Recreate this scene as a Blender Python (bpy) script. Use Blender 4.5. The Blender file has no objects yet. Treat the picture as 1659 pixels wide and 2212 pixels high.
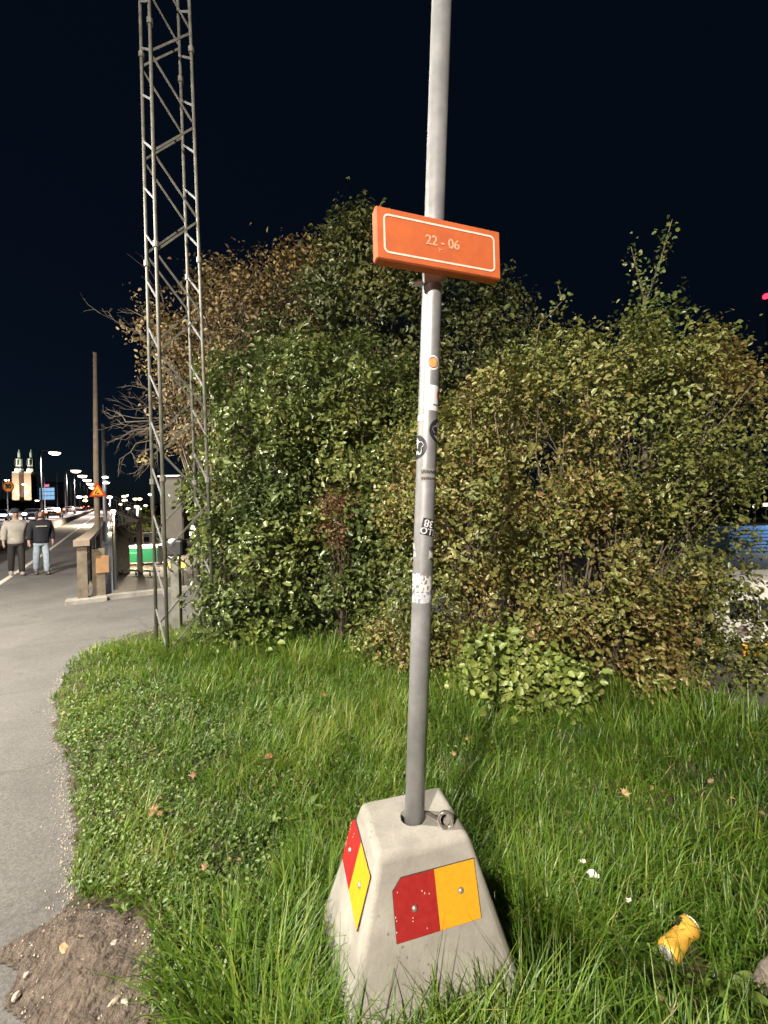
import bpy, math, random
import numpy as np
from mathutils import Vector, Matrix

random.seed(7)
rng = np.random.default_rng(11)
SC = bpy.context.scene
COL = SC.collection
R = math.radians

# ------------------------------------------------------------------ camera
CAM_H = 1.5
cam_data = bpy.data.cameras.new('camera')
cam = bpy.data.objects.new('camera', cam_data)
COL.objects.link(cam)
cam_data.sensor_fit = 'VERTICAL'
cam_data.sensor_height = 36.0
cam_data.lens = 14.32
cam_data.clip_start = 0.05
cam_data.clip_end = 8000
cam.matrix_world = Matrix.Translation((0, 0, CAM_H)) @ Matrix.Rotation(R(90), 4, 'X') @ Matrix.Rotation(R(-1.5), 4, 'Z')
SC.camera = cam

# ------------------------------------------------------------------ night sky
world = bpy.data.worlds.new('World')
SC.world = world
world.use_nodes = True
wn, wl = world.node_tree.nodes, world.node_tree.links
wn.clear()
w_out = wn.new('ShaderNodeOutputWorld')
w_bg = wn.new('ShaderNodeBackground')
w_sky = wn.new('ShaderNodeTexSky')
w_sky.sky_type = 'NISHITA'
w_sky.sun_disc = False
w_sky.sun_elevation = R(-5)
w_sky.sun_rotation = R(-60)
w_mix = wn.new('ShaderNodeMix')
w_mix.data_type = 'RGBA'
w_mix.blend_type = 'ADD'
w_mix.inputs[0].default_value = 1.0
w_tint = wn.new('ShaderNodeMix')
w_tint.data_type = 'RGBA'
w_tint.blend_type = 'MULTIPLY'
w_tint.inputs[0].default_value = 1.0
w_tint.inputs[7].default_value = (0.30, 0.62, 1.0, 1)
wl.new(w_sky.outputs[0], w_tint.inputs[6])
wl.new(w_tint.outputs[2], w_mix.inputs[6])
w_mix.inputs[7].default_value = (0.013, 0.030, 0.066, 1)
wl.new(w_mix.outputs[2], w_bg.inputs[0])
w_bg.inputs[1].default_value = 0.10
wl.new(w_bg.outputs[0], w_out.inputs[0])

SC.view_settings.view_transform = 'Standard'
SC.view_settings.look = 'None'
SC.view_settings.exposure = 0.0
SC.view_settings.gamma = 1.0
SC.render.engine = 'CYCLES'
SC.cycles.use_denoising = True
SC.cycles.max_bounces = 6
SC.cycles.transparent_max_bounces = 8
SC.cycles.caustics_reflective = False
SC.cycles.caustics_refractive = False

# ------------------------------------------------------------------ picture <-> place
FPX, CX, CY = 880.0, 829.5, 1106.0
_th = R(-1.5)
RV = np.array([math.cos(_th), 0, math.sin(_th)])
UV = np.array([-math.sin(_th), 0, math.cos(_th)])
C0 = np.array([0, 0, CAM_H])


def at(x, y, Y):
    return C0 + Y * np.array([0, 1.0, 0]) + Y * (x - CX) / FPX * RV + Y * (CY - y) / FPX * UV


def gr(x, y, z=0.0):
    d = np.array([0, 1.0, 0]) + (x - CX) / FPX * RV + (CY - y) / FPX * UV
    return C0 + d * (z - CAM_H) / d[2]


# road frame: s runs along the bridge, t across it (to the right)
O = np.array([-5.5475, 7.46])
SD = np.array([-0.555, 0.832]); SD /= np.linalg.norm(SD)
TD = np.array([SD[1], -SD[0]])
LOW = -3.2


def dz(s):
    s = np.maximum(np.asarray(s, float), 0)
    return 0.0326 * (s - 6 * (1 - np.exp(-s / 6)))


def rd(s, t, h=0.0):
    p = O + SD * s + TD * t
    return np.array([p[0], p[1], float(dz(s)) + h])


def st(p):
    d = np.asarray(p)[..., :2] - O
    return d @ SD, d @ TD


# ------------------------------------------------------------------ objects
def tag(o, label=None, cat=None, group=None, kind=None):
    if label: o['label'] = label
    if cat: o['category'] = cat
    if group: o['group'] = group
    if kind: o['kind'] = kind
    return o


def thing(name, label, cat, loc=(0, 0, 0), group=None):
    o = bpy.data.objects.new(name, None)
    o.empty_display_size = 0.1
    COL.objects.link(o)
    o.location = Vector(loc)
    return tag(o, label, cat, group)


def rootloc(o):
    while o.parent: o = o.parent
    return np.array(o.location)


def mesh_from(name, V, loops, starts, totals, smooth=False, attrs=None):
    me = bpy.data.meshes.new(name)
    V = np.asarray(V, np.float32)
    me.vertices.add(len(V)); me.vertices.foreach_set('co', V.ravel())
    me.loops.add(len(loops)); me.loops.foreach_set('vertex_index', np.asarray(loops, np.int32))
    me.polygons.add(len(starts))
    me.polygons.foreach_set('loop_start', np.asarray(starts, np.int32))
    me.polygons.foreach_set('loop_total', np.asarray(totals, np.int32))
    me.polygons.foreach_set('use_smooth', np.full(len(starts), bool(smooth)))
    me.update(calc_edges=True)
    for k, a in (attrs or {}).items():
        at_ = me.attributes.new(k, 'FLOAT', 'POINT')
        at_.data.foreach_set('value', np.asarray(a, np.float32))
    return me


def link(name, me, mat, parent=None, loc=None):
    o = bpy.data.objects.new(name, me)
    COL.objects.link(o)
    if mat is not None: me.materials.append(mat)
    if parent is not None: o.parent = parent
    if loc is not None: o.location = Vector(loc)
    return o


class MB:
    """collects boxes, bars, tubes and sheets in world coordinates and links them as one mesh"""
    def __init__(s): s.V = []; s.F = []
    def add(s, V, F):
        n = len(s.V)
        s.V += [tuple(map(float, v)) for v in V]
        s.F += [tuple(i + n for i in f) for f in F]
        return s
    def box(s, c, size, ax=None, bevel=0.0):
        c = np.asarray(c, float); h = np.asarray(size, float) / 2
        A = np.eye(3) if ax is None else np.asarray(ax, float)
        if bevel <= 0:
            V = [c + A.T @ (h * np.array(q)) for q in [(-1,-1,-1),(1,-1,-1),(1,1,-1),(-1,1,-1),(-1,-1,1),(1,-1,1),(1,1,1),(-1,1,1)]]
            return s.add(V, [(0,3,2,1),(4,5,6,7),(0,1,5,4),(1,2,6,5),(2,3,7,6),(3,0,4,7)])
        b = min(bevel, h.min() * 0.95)
        V = []; idx = {}
        for sx in (-1, 1):
            for sy in (-1, 1):
                for sz in (-1, 1):
                    for k in range(3):
                        q = np.array([sx, sy, sz]) * (h - b)
                        q[k] += np.array([sx, sy, sz])[k] * b
                        idx[(sx, sy, sz, k)] = len(V)
                        V.append(c + A.T @ q)
        F = []
        for k in range(3):
            a1, a2 = (k + 1) % 3, (k + 2) % 3
            for sg in (-1, 1):
                f = []
                for (u, v) in [(-1, -1), (1, -1), (1, 1), (-1, 1)]:
                    q = [0, 0, 0]; q[k] = sg; q[a1] = u; q[a2] = v
                    f.append(idx[(*q, k)])
                F.append(tuple(f if sg > 0 else f[::-1]))
        for k in range(3):
            a1, a2 = (k + 1) % 3, (k + 2) % 3
            for u in (-1, 1):
                for v in (-1, 1):
                    q0 = [0, 0, 0]; q0[k] = -1; q0[a1] = u; q0[a2] = v
                    q1 = list(q0); q1[k] = 1
                    f = [idx[(*q0, a1)], idx[(*q1, a1)], idx[(*q1, a2)], idx[(*q0, a2)]]
                    F.append(tuple(f if u * v < 0 else f[::-1]))
        for sx in (-1, 1):
            for sy in (-1, 1):
                for sz in (-1, 1):
                    f = [idx[(sx, sy, sz, k)] for k in range(3)]
                    F.append(tuple(f if sx * sy * sz > 0 else f[::-1]))
        return s.add(V, F)
    def tube(s, pts, radii, n=8, cap=True):
        pts = [np.asarray(p, float) for p in pts]
        if np.isscalar(radii): radii = [radii] * len(pts)
        V = []; F = []
        up = None
        for i, p in enumerate(pts):
            d = pts[min(i + 1, len(pts) - 1)] - pts[max(i - 1, 0)]
            d /= np.linalg.norm(d) + 1e-9
            if up is None:
                up = np.cross(d, [0, 0, 1.0]) if abs(d[2]) < 0.9 else np.cross(d, [1.0, 0, 0])
            e1 = up - d * (up @ d); e1 /= np.linalg.norm(e1) + 1e-9
            up = e1
            e2 = np.cross(d, e1)
            for k in range(n):
                a = 2 * math.pi * k / n
                V.append(p + radii[i] * (math.cos(a) * e1 + math.sin(a) * e2))
        for i in range(len(pts) - 1):
            for k in range(n):
                F.append((i*n+k, i*n+(k+1)%n, (i+1)*n+(k+1)%n, (i+1)*n+k))
        if cap:
            F.append(tuple(range(n))[::-1]); F.append(tuple((len(pts)-1)*n + k for k in range(n)))
        return s.add(V, F)
    def bar(s, a, b, w, h=None, up=(0, 0, 1)):
        a = np.asarray(a, float); b = np.asarray(b, float)
        d = b - a; L = np.linalg.norm(d); d = d / L
        x = np.cross(d, up)
        if np.linalg.norm(x) < 1e-4: x = np.cross(d, (1, 0, 0))
        x /= np.linalg.norm(x); z = np.cross(x, d)
        return s.box((a + b) / 2, (w, L, h or w), ax=[x, d, z])
    def prism(s, poly, axis0, axis1, c, ext):
        """polygon (list of 2d) in the plane axis0/axis1 about c, extruded by vector ext"""
        c = np.asarray(c, float); a0 = np.asarray(axis0, float); a1 = np.asarray(axis1, float); ext = np.asarray(ext, float)
        n = len(poly)
        V = [c + p[0]*a0 + p[1]*a1 for p in poly] + [c + p[0]*a0 + p[1]*a1 + ext for p in poly]
        F = [tuple(range(n))[::-1], tuple(range(n, 2*n))]
        F += [(i, (i+1) % n, n + (i+1) % n, n + i) for i in range(n)]
        return s.add(V, F)
    def lathe(s, prof, c, n=16, A=None):
        c = np.asarray(c, float); A = np.eye(3) if A is None else np.asarray(A, float)
        V = []; F = []
        for (r, z) in prof:
            for k in range(n):
                a = 2 * math.pi * k / n
                V.append(c + A.T @ np.array([r*math.cos(a), r*math.sin(a), z]))
        m = len(prof)
        for i in range(m - 1):
            for k in range(n):
                F.append((i*n+k, i*n+(k+1)%n, (i+1)*n+(k+1)%n, (i+1)*n+k))
        F.append(tuple(range(n))[::-1]); F.append(tuple((m-1)*n+k for k in range(n)))
        return s.add(V, F)
    def build(s, name, mat, parent=None, loc=None, smooth=False):
        V = np.array(s.V)
        if loc is not None: V = V - np.asarray(loc, float)
        elif parent is not None: V = V - rootloc(parent)
        loops = [i for f in s.F for i in f]
        tot = [len(f) for f in s.F]
        st_ = np.concatenate([[0], np.cumsum(tot)[:-1]])
        me = mesh_from(name, V, loops, st_, tot)
        if smooth:
            sm = np.array([t <= 4 for t in tot])
            me.polygons.foreach_set('use_smooth', sm)
        me.validate()
        return link(name, me, mat, parent, loc)


def copy_tree(o, parent=None):
    c = o.copy(); COL.objects.link(c); c.parent = parent
    for ch in list(o.children): copy_tree(ch, c)
    return c


# ------------------------------------------------------------------ materials
def nodes(name):
    m = bpy.data.materials.new(name); m.use_nodes = True
    nt = m.node_tree
    return m, nt.nodes, nt.links, nt.nodes['Principled BSDF']


def mat(name, col, rough=0.6, metal=0.0, var=0.0, scale=8.0, bump=0.0, bscale=60.0, col2=None, spec=0.5, detail=6, dist=0.01, ramp=(0.35, 0.7)):
    m, N, L, b = nodes(name)
    b.inputs['Roughness'].default_value = rough
    b.inputs['Metallic'].default_value = metal
    b.inputs['Specular IOR Level'].default_value = spec
    b.inputs['Base Color'].default_value = (*col, 1)
    if var > 0 or col2 is not None or bump > 0:
        tc = N.new('ShaderNodeTexCoord')
    if var > 0 or col2 is not None:
        n1 = N.new('ShaderNodeTexNoise'); n1.inputs['Scale'].default_value = scale
        n1.inputs['Detail'].default_value = detail; n1.inputs['Roughness'].default_value = 0.65
        L.new(tc.outputs['Object'], n1.inputs['Vector'])
        r = N.new('ShaderNodeValToRGB')
        r.color_ramp.elements[0].position = ramp[0]; r.color_ramp.elements[1].position = ramp[1]
        c2 = col2 or tuple(c * (1 + var) for c in col)
        c1 = col if col2 else tuple(c * (1 - var) for c in col)
        r.color_ramp.elements[0].color = (*c1, 1); r.color_ramp.elements[1].color = (*c2, 1)
        L.new(n1.outputs[0], r.inputs[0]); L.new(r.outputs[0], b.inputs['Base Color'])
        rr = N.new('ShaderNodeMapRange')
        rr.inputs[3].default_value = max(0.05, rough - 0.1); rr.inputs[4].default_value = min(1, rough + 0.12)
        L.new(n1.outputs[0], rr.inputs[0]); L.new(rr.outputs[0], b.inputs['Roughness'])
    if bump > 0:
        n2 = N.new('ShaderNodeTexNoise'); n2.inputs['Scale'].default_value = bscale; n2.inputs['Detail'].default_value = 5
        L.new(tc.outputs['Object'], n2.inputs['Vector'])
        bp = N.new('ShaderNodeBump'); bp.inputs['Strength'].default_value = bump; bp.inputs['Distance'].default_value = dist
        L.new(n2.outputs[0], bp.inputs['Height']); L.new(bp.outputs[0], b.inputs['Normal'])
    return m


def emit(name, col, strength):
    m = bpy.data.materials.new(name); m.use_nodes = True
    N, L = m.node_tree.nodes, m.node_tree.links
    N.clear()
    e = N.new('ShaderNodeEmission'); o = N.new('ShaderNodeOutputMaterial')
    e.inputs[0].default_value = (*col, 1); e.inputs[1].default_value = strength
    L.new(e.outputs[0], o.inputs[0])
    return m


def leafmat(name, stops, rough=0.45, trans=0.18, spec=0.5):
    """colour per leaf from the attribute 'var'"""
    m, N, L, b = nodes(name)
    a = N.new('ShaderNodeAttribute'); a.attribute_name = 'var'
    r = N.new('ShaderNodeValToRGB')
    el = r.color_ramp.elements
    el[0].position, el[0].color = stops[0][0], (*stops[0][1], 1)
    el[1].position, el[1].color = stops[-1][0], (*stops[-1][1], 1)
    for p, c in stops[1:-1]:
        e = el.new(p); e.color = (*c, 1)
    L.new(a.outputs['Fac'], r.inputs[0])
    L.new(r.outputs[0], b.inputs['Base Color'])
    b.inputs['Roughness'].default_value = rough
    b.inputs['Specular IOR Level'].default_value = spec
    t = N.new('ShaderNodeBsdfTranslucent'); L.new(r.outputs[0], t.inputs[0])
    mx = N.new('ShaderNodeMixShader'); mx.inputs[0].default_value = trans
    out = N['Material Output']
    L.new(b.outputs[0], mx.inputs[1]); L.new(t.outputs[0], mx.inputs[2]); L.new(mx.outputs[0], out.inputs[0])
    return m


def asphalt(name, base, specks, crack=True, stain=0.25):
    m, N, L, b = nodes(name)
    tc = N.new('ShaderNodeTexCoord')
    def noise(scale, det=4, rough=0.6):
        n = N.new('ShaderNodeTexNoise'); n.inputs['Scale'].default_value = scale
        n.inputs['Detail'].default_value = det; n.inputs['Roughness'].default_value = rough
        L.new(tc.outputs['Object'], n.inputs['Vector']); return n
    big = noise(0.9, 6, 0.7)
    r1 = N.new('ShaderNodeValToRGB')
    r1.color_ramp.elements[0].position = 0.32; r1.color_ramp.elements[1].position = 0.72
    r1.color_ramp.elements[0].color = (*[c * (1 - stain) for c in base], 1)
    r1.color_ramp.elements[1].color = (*[c * (1 + stain) for c in base], 1)
    L.new(big.outputs[0], r1.inputs[0])
    v = N.new('ShaderNodeTexVoronoi'); v.inputs['Scale'].default_value = 130
    L.new(tc.outputs['Object'], v.inputs['Vector'])
    r2 = N.new('ShaderNodeValToRGB')
    r2.color_ramp.elements[0].color = (*[0.62] * 3, 1); r2.color_ramp.elements[1].color = (*[1.5] * 3, 1)
    r2.color_ramp.elements[0].position = 0.1; r2.color_ramp.elements[1].position = 0.95
    sepc = N.new('ShaderNodeSeparateColor'); L.new(v.outputs['Color'], sepc.inputs[0]); L.new(sepc.outputs[0], r2.inputs[0])
    mx = N.new('ShaderNodeMix'); mx.data_type = 'RGBA'; mx.blend_type = 'MULTIPLY'; mx.inputs[0].default_value = specks
    L.new(r1.outputs[0], mx.inputs[6]); L.new(r2.outputs[0], mx.inputs[7])
    last = mx.outputs[2]
    spots = noise(7.0, 3, 0.5)
    r4 = N.new('ShaderNodeValToRGB'); r4.color_ramp.elements[0].position = 0.66; r4.color_ramp.elements[1].position = 0.74
    r4.color_ramp.elements[0].color = (1, 1, 1, 1); r4.color_ramp.elements[1].color = (0.6, 0.58, 0.56, 1)
    L.new(spots.outputs[0], r4.inputs[0])
    m4 = N.new('ShaderNodeMix'); m4.data_type = 'RGBA'; m4.blend_type = 'MULTIPLY'; m4.inputs[0].default_value = 0.7
    L.new(last, m4.inputs[6]); L.new(r4.outputs[0], m4.inputs[7]); last = m4.outputs[2]
    if crack:
        w = noise(2.2, 3, 0.6)
        mp = N.new('ShaderNodeMix'); mp.data_type = 'VECTOR'; mp.inputs[0].default_value = 0.25
        L.new(tc.outputs['Object'], mp.inputs[4]); L.new(w.outputs['Color'], mp.inputs[5])
        vc = N.new('ShaderNodeTexVoronoi'); vc.feature = 'DISTANCE_TO_EDGE'; vc.inputs['Scale'].default_value = 0.9
        L.new(mp.outputs[1], vc.inputs['Vector'])
        r3 = N.new('ShaderNodeValToRGB'); r3.color_ramp.elements[0].position = 0.0; r3.color_ramp.elements[1].position = 0.012
        r3.color_ramp.elements[0].color = (0.45, 0.42, 0.4, 1); r3.color_ramp.elements[1].color = (1, 1, 1, 1)
        L.new(vc.outputs['Distance'], r3.inputs[0])
        m3 = N.new('ShaderNodeMix'); m3.data_type = 'RGBA'; m3.blend_type = 'MULTIPLY'; m3.inputs[0].default_value = 0.45
        L.new(last, m3.inputs[6]); L.new(r3.outputs[0], m3.inputs[7]); last = m3.outputs[2]
    L.new(last, b.inputs['Base Color'])
    b.inputs['Roughness'].default_value = 0.8
    fine = noise(220, 3)
    bp = N.new('ShaderNodeBump'); bp.inputs['Strength'].default_value = 0.55; bp.inputs['Distance'].default_value = 0.006
    L.new(fine.outputs[0], bp.inputs['Height']); L.new(bp.outputs[0], b.inputs['Normal'])
    return m


M = {}
M['path'] = asphalt('path_asphalt', (0.112, 0.105, 0.097), 0.5)
M['road'] = asphalt('road_asphalt', (0.13, 0.12, 0.125), 0.5, crack=False)
M['lot'] = asphalt('lot_asphalt', (0.06, 0.055, 0.055), 0.5, crack=False)
M['soil'] = mat('soil', (0.035, 0.032, 0.014), 0.95, col2=(0.085, 0.062, 0.036), scale=14, bump=0.8, bscale=50, dist=0.02)
M['dirt'] = mat('bare_dirt', (0.058, 0.042, 0.031), 0.95, col2=(0.155, 0.118, 0.09), scale=22, bump=1.0, bscale=60, dist=0.02, detail=9)
M['bank'] = mat('bank_earth', (0.03, 0.03, 0.014), 0.95, var=0.4, scale=5, bump=0.6, bscale=30)
M['galv'] = mat('galvanised_steel', (0.33, 0.33, 0.335), 0.45, metal=0.5, var=0.16, scale=14, bump=0.12, bscale=40, dist=0.002)
M['steel'] = mat('tower_steel', (0.21, 0.205, 0.175), 0.55, metal=0.4, var=0.3, scale=10, bump=0.2, bscale=60, dist=0.002)
M['concrete'] = mat('block_concrete', (0.235, 0.220, 0.192), 0.88, col2=(0.40, 0.375, 0.33), scale=5, bump=0.5, bscale=140, dist=0.003, detail=12)
def add_pits(m, scale=38, dark=0.55):
    N, L = m.node_tree.nodes, m.node_tree.links
    b = N['Principled BSDF']
    src = b.inputs['Base Color'].links[0].from_socket
    tc = N.new('ShaderNodeTexCoord')
    v = N.new('ShaderNodeTexVoronoi'); v.inputs['Scale'].default_value = scale
    L.new(tc.outputs['Object'], v.inputs['Vector'])
    n = N.new('ShaderNodeTexNoise'); n.inputs['Scale'].default_value = 6.0; L.new(tc.outputs['Object'], n.inputs['Vector'])
    r = N.new('ShaderNodeValToRGB'); r.color_ramp.elements[0].position = 0.10; r.color_ramp.elements[1].position = 0.17
    r.color_ramp.elements[0].color = (dark, dark * 0.95, dark * 0.88, 1); r.color_ramp.elements[1].color = (1, 1, 1, 1)
    L.new(v.outputs['Distance'], r.inputs[0])
    r2 = N.new('ShaderNodeValToRGB'); r2.color_ramp.elements[0].position = 0.52; r2.color_ramp.elements[1].position = 0.62
    L.new(n.outputs[0], r2.inputs[0])
    mx = N.new('ShaderNodeMix'); mx.data_type = 'RGBA'; mx.blend_type = 'MULTIPLY'
    L.new(r2.outputs[0], mx.inputs[0]); L.new(src, mx.inputs[6]); L.new(r.outputs[0], mx.inputs[7])
    L.new(mx.outputs[2], b.inputs['Base Color'])
add_pits(M['concrete'])
M['conc_grey'] = mat('grey_concrete', (0.26, 0.24, 0.21), 0.85, var=0.3, scale=4, bump=0.4, bscale=50)
M['orange'] = mat('sign_orange', (0.54, 0.122, 0.030), 0.62, col2=(0.42, 0.090, 0.028), scale=14, bump=0.05, bscale=300, dist=0.001)
M['sign_white'] = mat('sign_offwhite', (0.80, 0.62, 0.52), 0.5, var=0.08, scale=40)
M['sign_ink'] = mat('sign_faded_ink', (0.74, 0.42, 0.27), 0.7, col2=(0.60, 0.19, 0.07), scale=140, ramp=(0.42, 0.66))
M['red'] = mat('plate_red', (0.27, 0.012, 0.011), 0.7, col2=(0.33, 0.020, 0.017), scale=60, spec=0.25)
M['yellow'] = mat('plate_yellow', (0.68, 0.33, 0.014), 0.7, col2=(0.60, 0.28, 0.014), scale=60, spec=0.25)
M['plate_back'] = mat('plate_edge', (0.05, 0.04, 0.035), 0.7)
M['chip'] = mat('plate_chipped', (0.75, 0.62, 0.55), 0.7)
M['bolt'] = mat('bolt_steel', (0.5, 0.48, 0.45), 0.35, metal=0.7)
M['hole'] = mat('socket_dark', (0.05, 0.04, 0.03), 0.9)
M['st_white'] = mat('sticker_white', (0.75, 0.73, 0.76), 0.45, var=0.06, scale=60)
M['st_black'] = mat('sticker_black', (0.025, 0.025, 0.028), 0.45)
M['st_red'] = mat('sticker_red', (0.6, 0.05, 0.05), 0.45)
M['st_brown'] = mat('sticker_amber', (0.45, 0.13, 0.02), 0.4, col2=(0.85, 0.5, 0.18), scale=45)
M['st_navy'] = mat('sticker_navy', (0.06, 0.06, 0.15), 0.4)
M['st_torn'] = mat('sticker_torn_paper', (0.72, 0.69, 0.64), 0.8, col2=(0.42, 0.42, 0.42), scale=70)
M['bark'] = mat('bark', (0.10, 0.075, 0.05), 0.9, var=0.4, scale=18, bump=0.7, bscale=40)
M['twig'] = mat('pale_twig', (0.15, 0.12, 0.085), 0.85, var=0.3, scale=20)
M['wood'] = mat('weathered_wood', (0.17, 0.135, 0.095), 0.85, var=0.35, scale=6, bump=0.5, bscale=25)
M['pole_wood'] = mat('pole_wood', (0.28, 0.22, 0.16), 0.85, var=0.25, scale=8)
M['ply'] = mat('plywood', (0.33, 0.18, 0.08), 0.7, var=0.15, scale=6)
M['white'] = mat('white_paint', (0.75, 0.74, 0.72), 0.5, var=0.06, scale=3)
M['line'] = mat('line_paint', (0.68, 0.65, 0.56), 0.7, col2=(0.45, 0.42, 0.36), scale=20, ramp=(0.45, 0.8))
M['dark'] = mat('dark_metal', (0.03, 0.03, 0.033), 0.5, var=0.3, scale=8)
M['grey'] = mat('grey_paint', (0.16, 0.15, 0.13), 0.6, var=0.2, scale=8, bump=0.2, bscale=30)
M['cab'] = mat('cabinet_paint', (0.075, 0.066, 0.052), 0.65, var=0.25, scale=6, bump=0.2, bscale=30)
M['glass'] = mat('dark_glass', (0.02, 0.025, 0.03), 0.08, spec=0.8)
M['rubber'] = mat('tyre_rubber', (0.02, 0.02, 0.02), 0.8)
M['green_side'] = mat('green_tarp', (0.01, 0.15, 0.07), 0.5, var=0.1, scale=3)
M['blue_box'] = mat('blue_container', (0.10, 0.22, 0.42), 0.5, var=0.1, scale=3)
M['brick'] = mat('church_brick', (0.42, 0.32, 0.24), 0.85, var=0.25, scale=0.6)
M['copper'] = mat('church_copper', (0.42, 0.43, 0.36), 0.6, var=0.2, scale=0.5)
M['hill'] = mat('hill_dark', (0.02, 0.022, 0.03), 0.95, var=0.4, scale=0.02)
M['car_paint'] = mat('car_paint_dark', (0.04, 0.05, 0.08), 0.25, spec=0.7)
M['can'] = mat('can_yellow', (0.74, 0.42, 0.07), 0.4, metal=0.15, col2=(0.62, 0.31, 0.04), scale=30)
M['can_end'] = mat('can_end_metal', (0.75, 0.72, 0.68), 0.35, metal=0.6)
M['paper'] = mat('paper', (0.78, 0.72, 0.70), 0.8)
M['stone'] = mat('pebble', (0.42, 0.36, 0.29), 0.85, var=0.3, scale=30, bump=0.3, bscale=60)
M['stick'] = mat('dead_wood', (0.20, 0.17, 0.14), 0.9, var=0.3, scale=30, bump=0.5, bscale=60)
M['clear'] = mat('clear_plastic', (0.42, 0.36, 0.33), 0.2, spec=0.8)
M['clear'].node_tree.nodes['Principled BSDF'].inputs['Transmission Weight'].default_value = 0.75
M['lamp_cool'] = emit('lamp_glow_white', (1.0, 0.84, 0.66), 14)
M['lamp_warm'] = emit('lamp_glow_warm', (1.0, 0.80, 0.42), 12)
M['lamp_pale'] = emit('lamp_glow_pale', (0.95, 0.95, 1.0), 14)
M['head'] = emit('headlight_glow', (0.80, 0.92, 1.0), 60)
M['tail'] = emit('taillight_glow', (1.0, 0.06, 0.02), 14)
M['brake'] = emit('taillight_centre', (1.0, 0.45, 0.10), 10)
M['redlamp'] = emit('red_lamp_glow', (1.0, 0.02, 0.05), 5)
M['bluewin'] = emit('lit_window_blue', (0.35, 0.65, 1.0), 0.9)
M['pinksign'] = emit('lit_sign_pink', (1.0, 0.25, 0.45), 1.0)
M['amber'] = emit('amber_lamp_glow', (1.0, 0.62, 0.05), 6)

# ------------------------------------------------------------------ the street lamps that light the place (out of frame, on the row that follows the bridge; the one across the road is added)
def area_light(parent, pos, power, col, size=0.45, spread=160):
    ld = bpy.data.lights.new('lamp_light', 'AREA')
    ld.shape = 'DISK'; ld.size = size; ld.energy = power; ld.color = col; ld.spread = R(spread)
    o = bpy.data.objects.new('lamp_light', ld)
    COL.objects.link(o); o.parent = parent
    o.location = Vector(np.asarray(pos) - rootloc(parent))
    return o


def street_lamp(base, head, label, glow, power=0, col=(1, 0.92, 0.8), group=None, hs=1.0, mast=0.07, aim=None):
    base = np.asarray(base, float); head = np.asarray(head, float)
    t = thing('street_lamp', label, 'street lamp', base, group)
    top = np.array([base[0], base[1], head[2] + 0.25])
    MB().tube([base, (base + top) / 2, top], [mast * 1.3, mast, mast * 0.7], 8).build('mast', M['dark'], t, smooth=True)
    d = head - top; d[2] = 0; L = np.linalg.norm(d); d = d / (L + 1e-9)
    MB().tube([top - [0, 0, 0.1], top + d * L * 0.4 + [0, 0, 0.1], head - d * 0.2 + [0, 0, 0.1]], mast * 0.6, 6).build('arm', M['dark'], t)
    x = np.cross(d, [0, 0, 1]); ax = [d, x, [0, 0, 1]]
    hd = MB().box(head + [0, 0, 0.07 * hs], (0.8 * hs, 0.3 * hs, 0.12 * hs), ax, 0.04 * hs).build('lamp_head', M['grey'], t)
    b_ = MB().lathe([(0.02, -0.17), (0.16, -0.155), (0.27, -0.10), (0.32, -0.03), (0.33, 0.008)], (0, 0, 0), 14)
    b_.V = [tuple(head + hs * (v[0] * d * 1.05 + v[1] * x * 0.7 + np.array([0, 0, v[2]]))) for v in b_.V]
    b_.build('lamp_lens', glow, hd, smooth=True)
    if power:
        lo = area_light(t, head - [0, 0, 0.17 * hs + 0.05], power, col)
        if aim is not None:
            lo.location.z -= 0.12; lo.rotation_euler = Vector(np.asarray(aim) - head).to_track_quat('-Z', 'Y').to_euler()
    return t


street_lamp((-8.3, 2.5, 0), (-7.0, 2.45, 7.6), 'tall street lamp beside the path, out of view to the left', M['lamp_cool'], 2500, (1.0, 0.94, 0.82))
street_lamp((-5.6, -10.0, 0), (-4.4, -9.6, 8.6), 'tall street lamp behind the viewer lighting the shrubs', M['lamp_cool'], 3500, (1.0, 0.90, 0.78), aim=(0.3, 5.0, 1.0))
street_lamp((-26.5, 9.0, 0), (-24.8, 9.7, 8.5), 'added street lamp across the road lighting the speed sign, out of view to the left', M['lamp_cool'], 5000, (1.0, 0.88, 0.80))  # added lamp, never in view, brightens the speed sign and the roadway

# ================================================================== THE SETTING
def in_poly(P, poly):
    P = np.asarray(P); x, y = P[:, 0], P[:, 1]
    res = np.zeros(len(P), bool)
    n = len(poly)
    for i in range(n):
        x0, y0 = poly[i][:2]; x1, y1 = poly[(i + 1) % n][:2]
        c = ((y0 > y) != (y1 > y)) & (x < (x1 - x0) * (y - y0) / (y1 - y0 + 1e-12) + x0)
        res ^= c
    return res


def vnoise(x, y, seed=0, scale=1.0):
    r = np.random.default_rng(seed)
    T = r.random((64, 64))
    x = np.asarray(x) * scale + 200; y = np.asarray(y) * scale + 200
    xi = np.floor(x).astype(int); yi = np.floor(y).astype(int)
    fx = x - xi; fy = y - yi
    fx = fx * fx * (3 - 2 * fx); fy = fy * fy * (3 - 2 * fy)
    g = lambda a, b: T[a % 64, b % 64]
    return (g(xi, yi) * (1 - fx) * (1 - fy) + g(xi + 1, yi) * fx * (1 - fy) + g(xi, yi + 1) * (1 - fx) * fy + g(xi + 1, yi + 1) * fx * fy)


def ground_z(x, y):
    s, t = st(np.stack([np.asarray(x, float), np.asarray(y, float)], -1))
    z = 0.012 + 0.03 * vnoise(x, y, 3, 2.2) + 0.02 * vnoise(x, y, 4, 6)
    return z - np.clip((t - 4.1) * 0.55, 0, 3.15)


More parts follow.
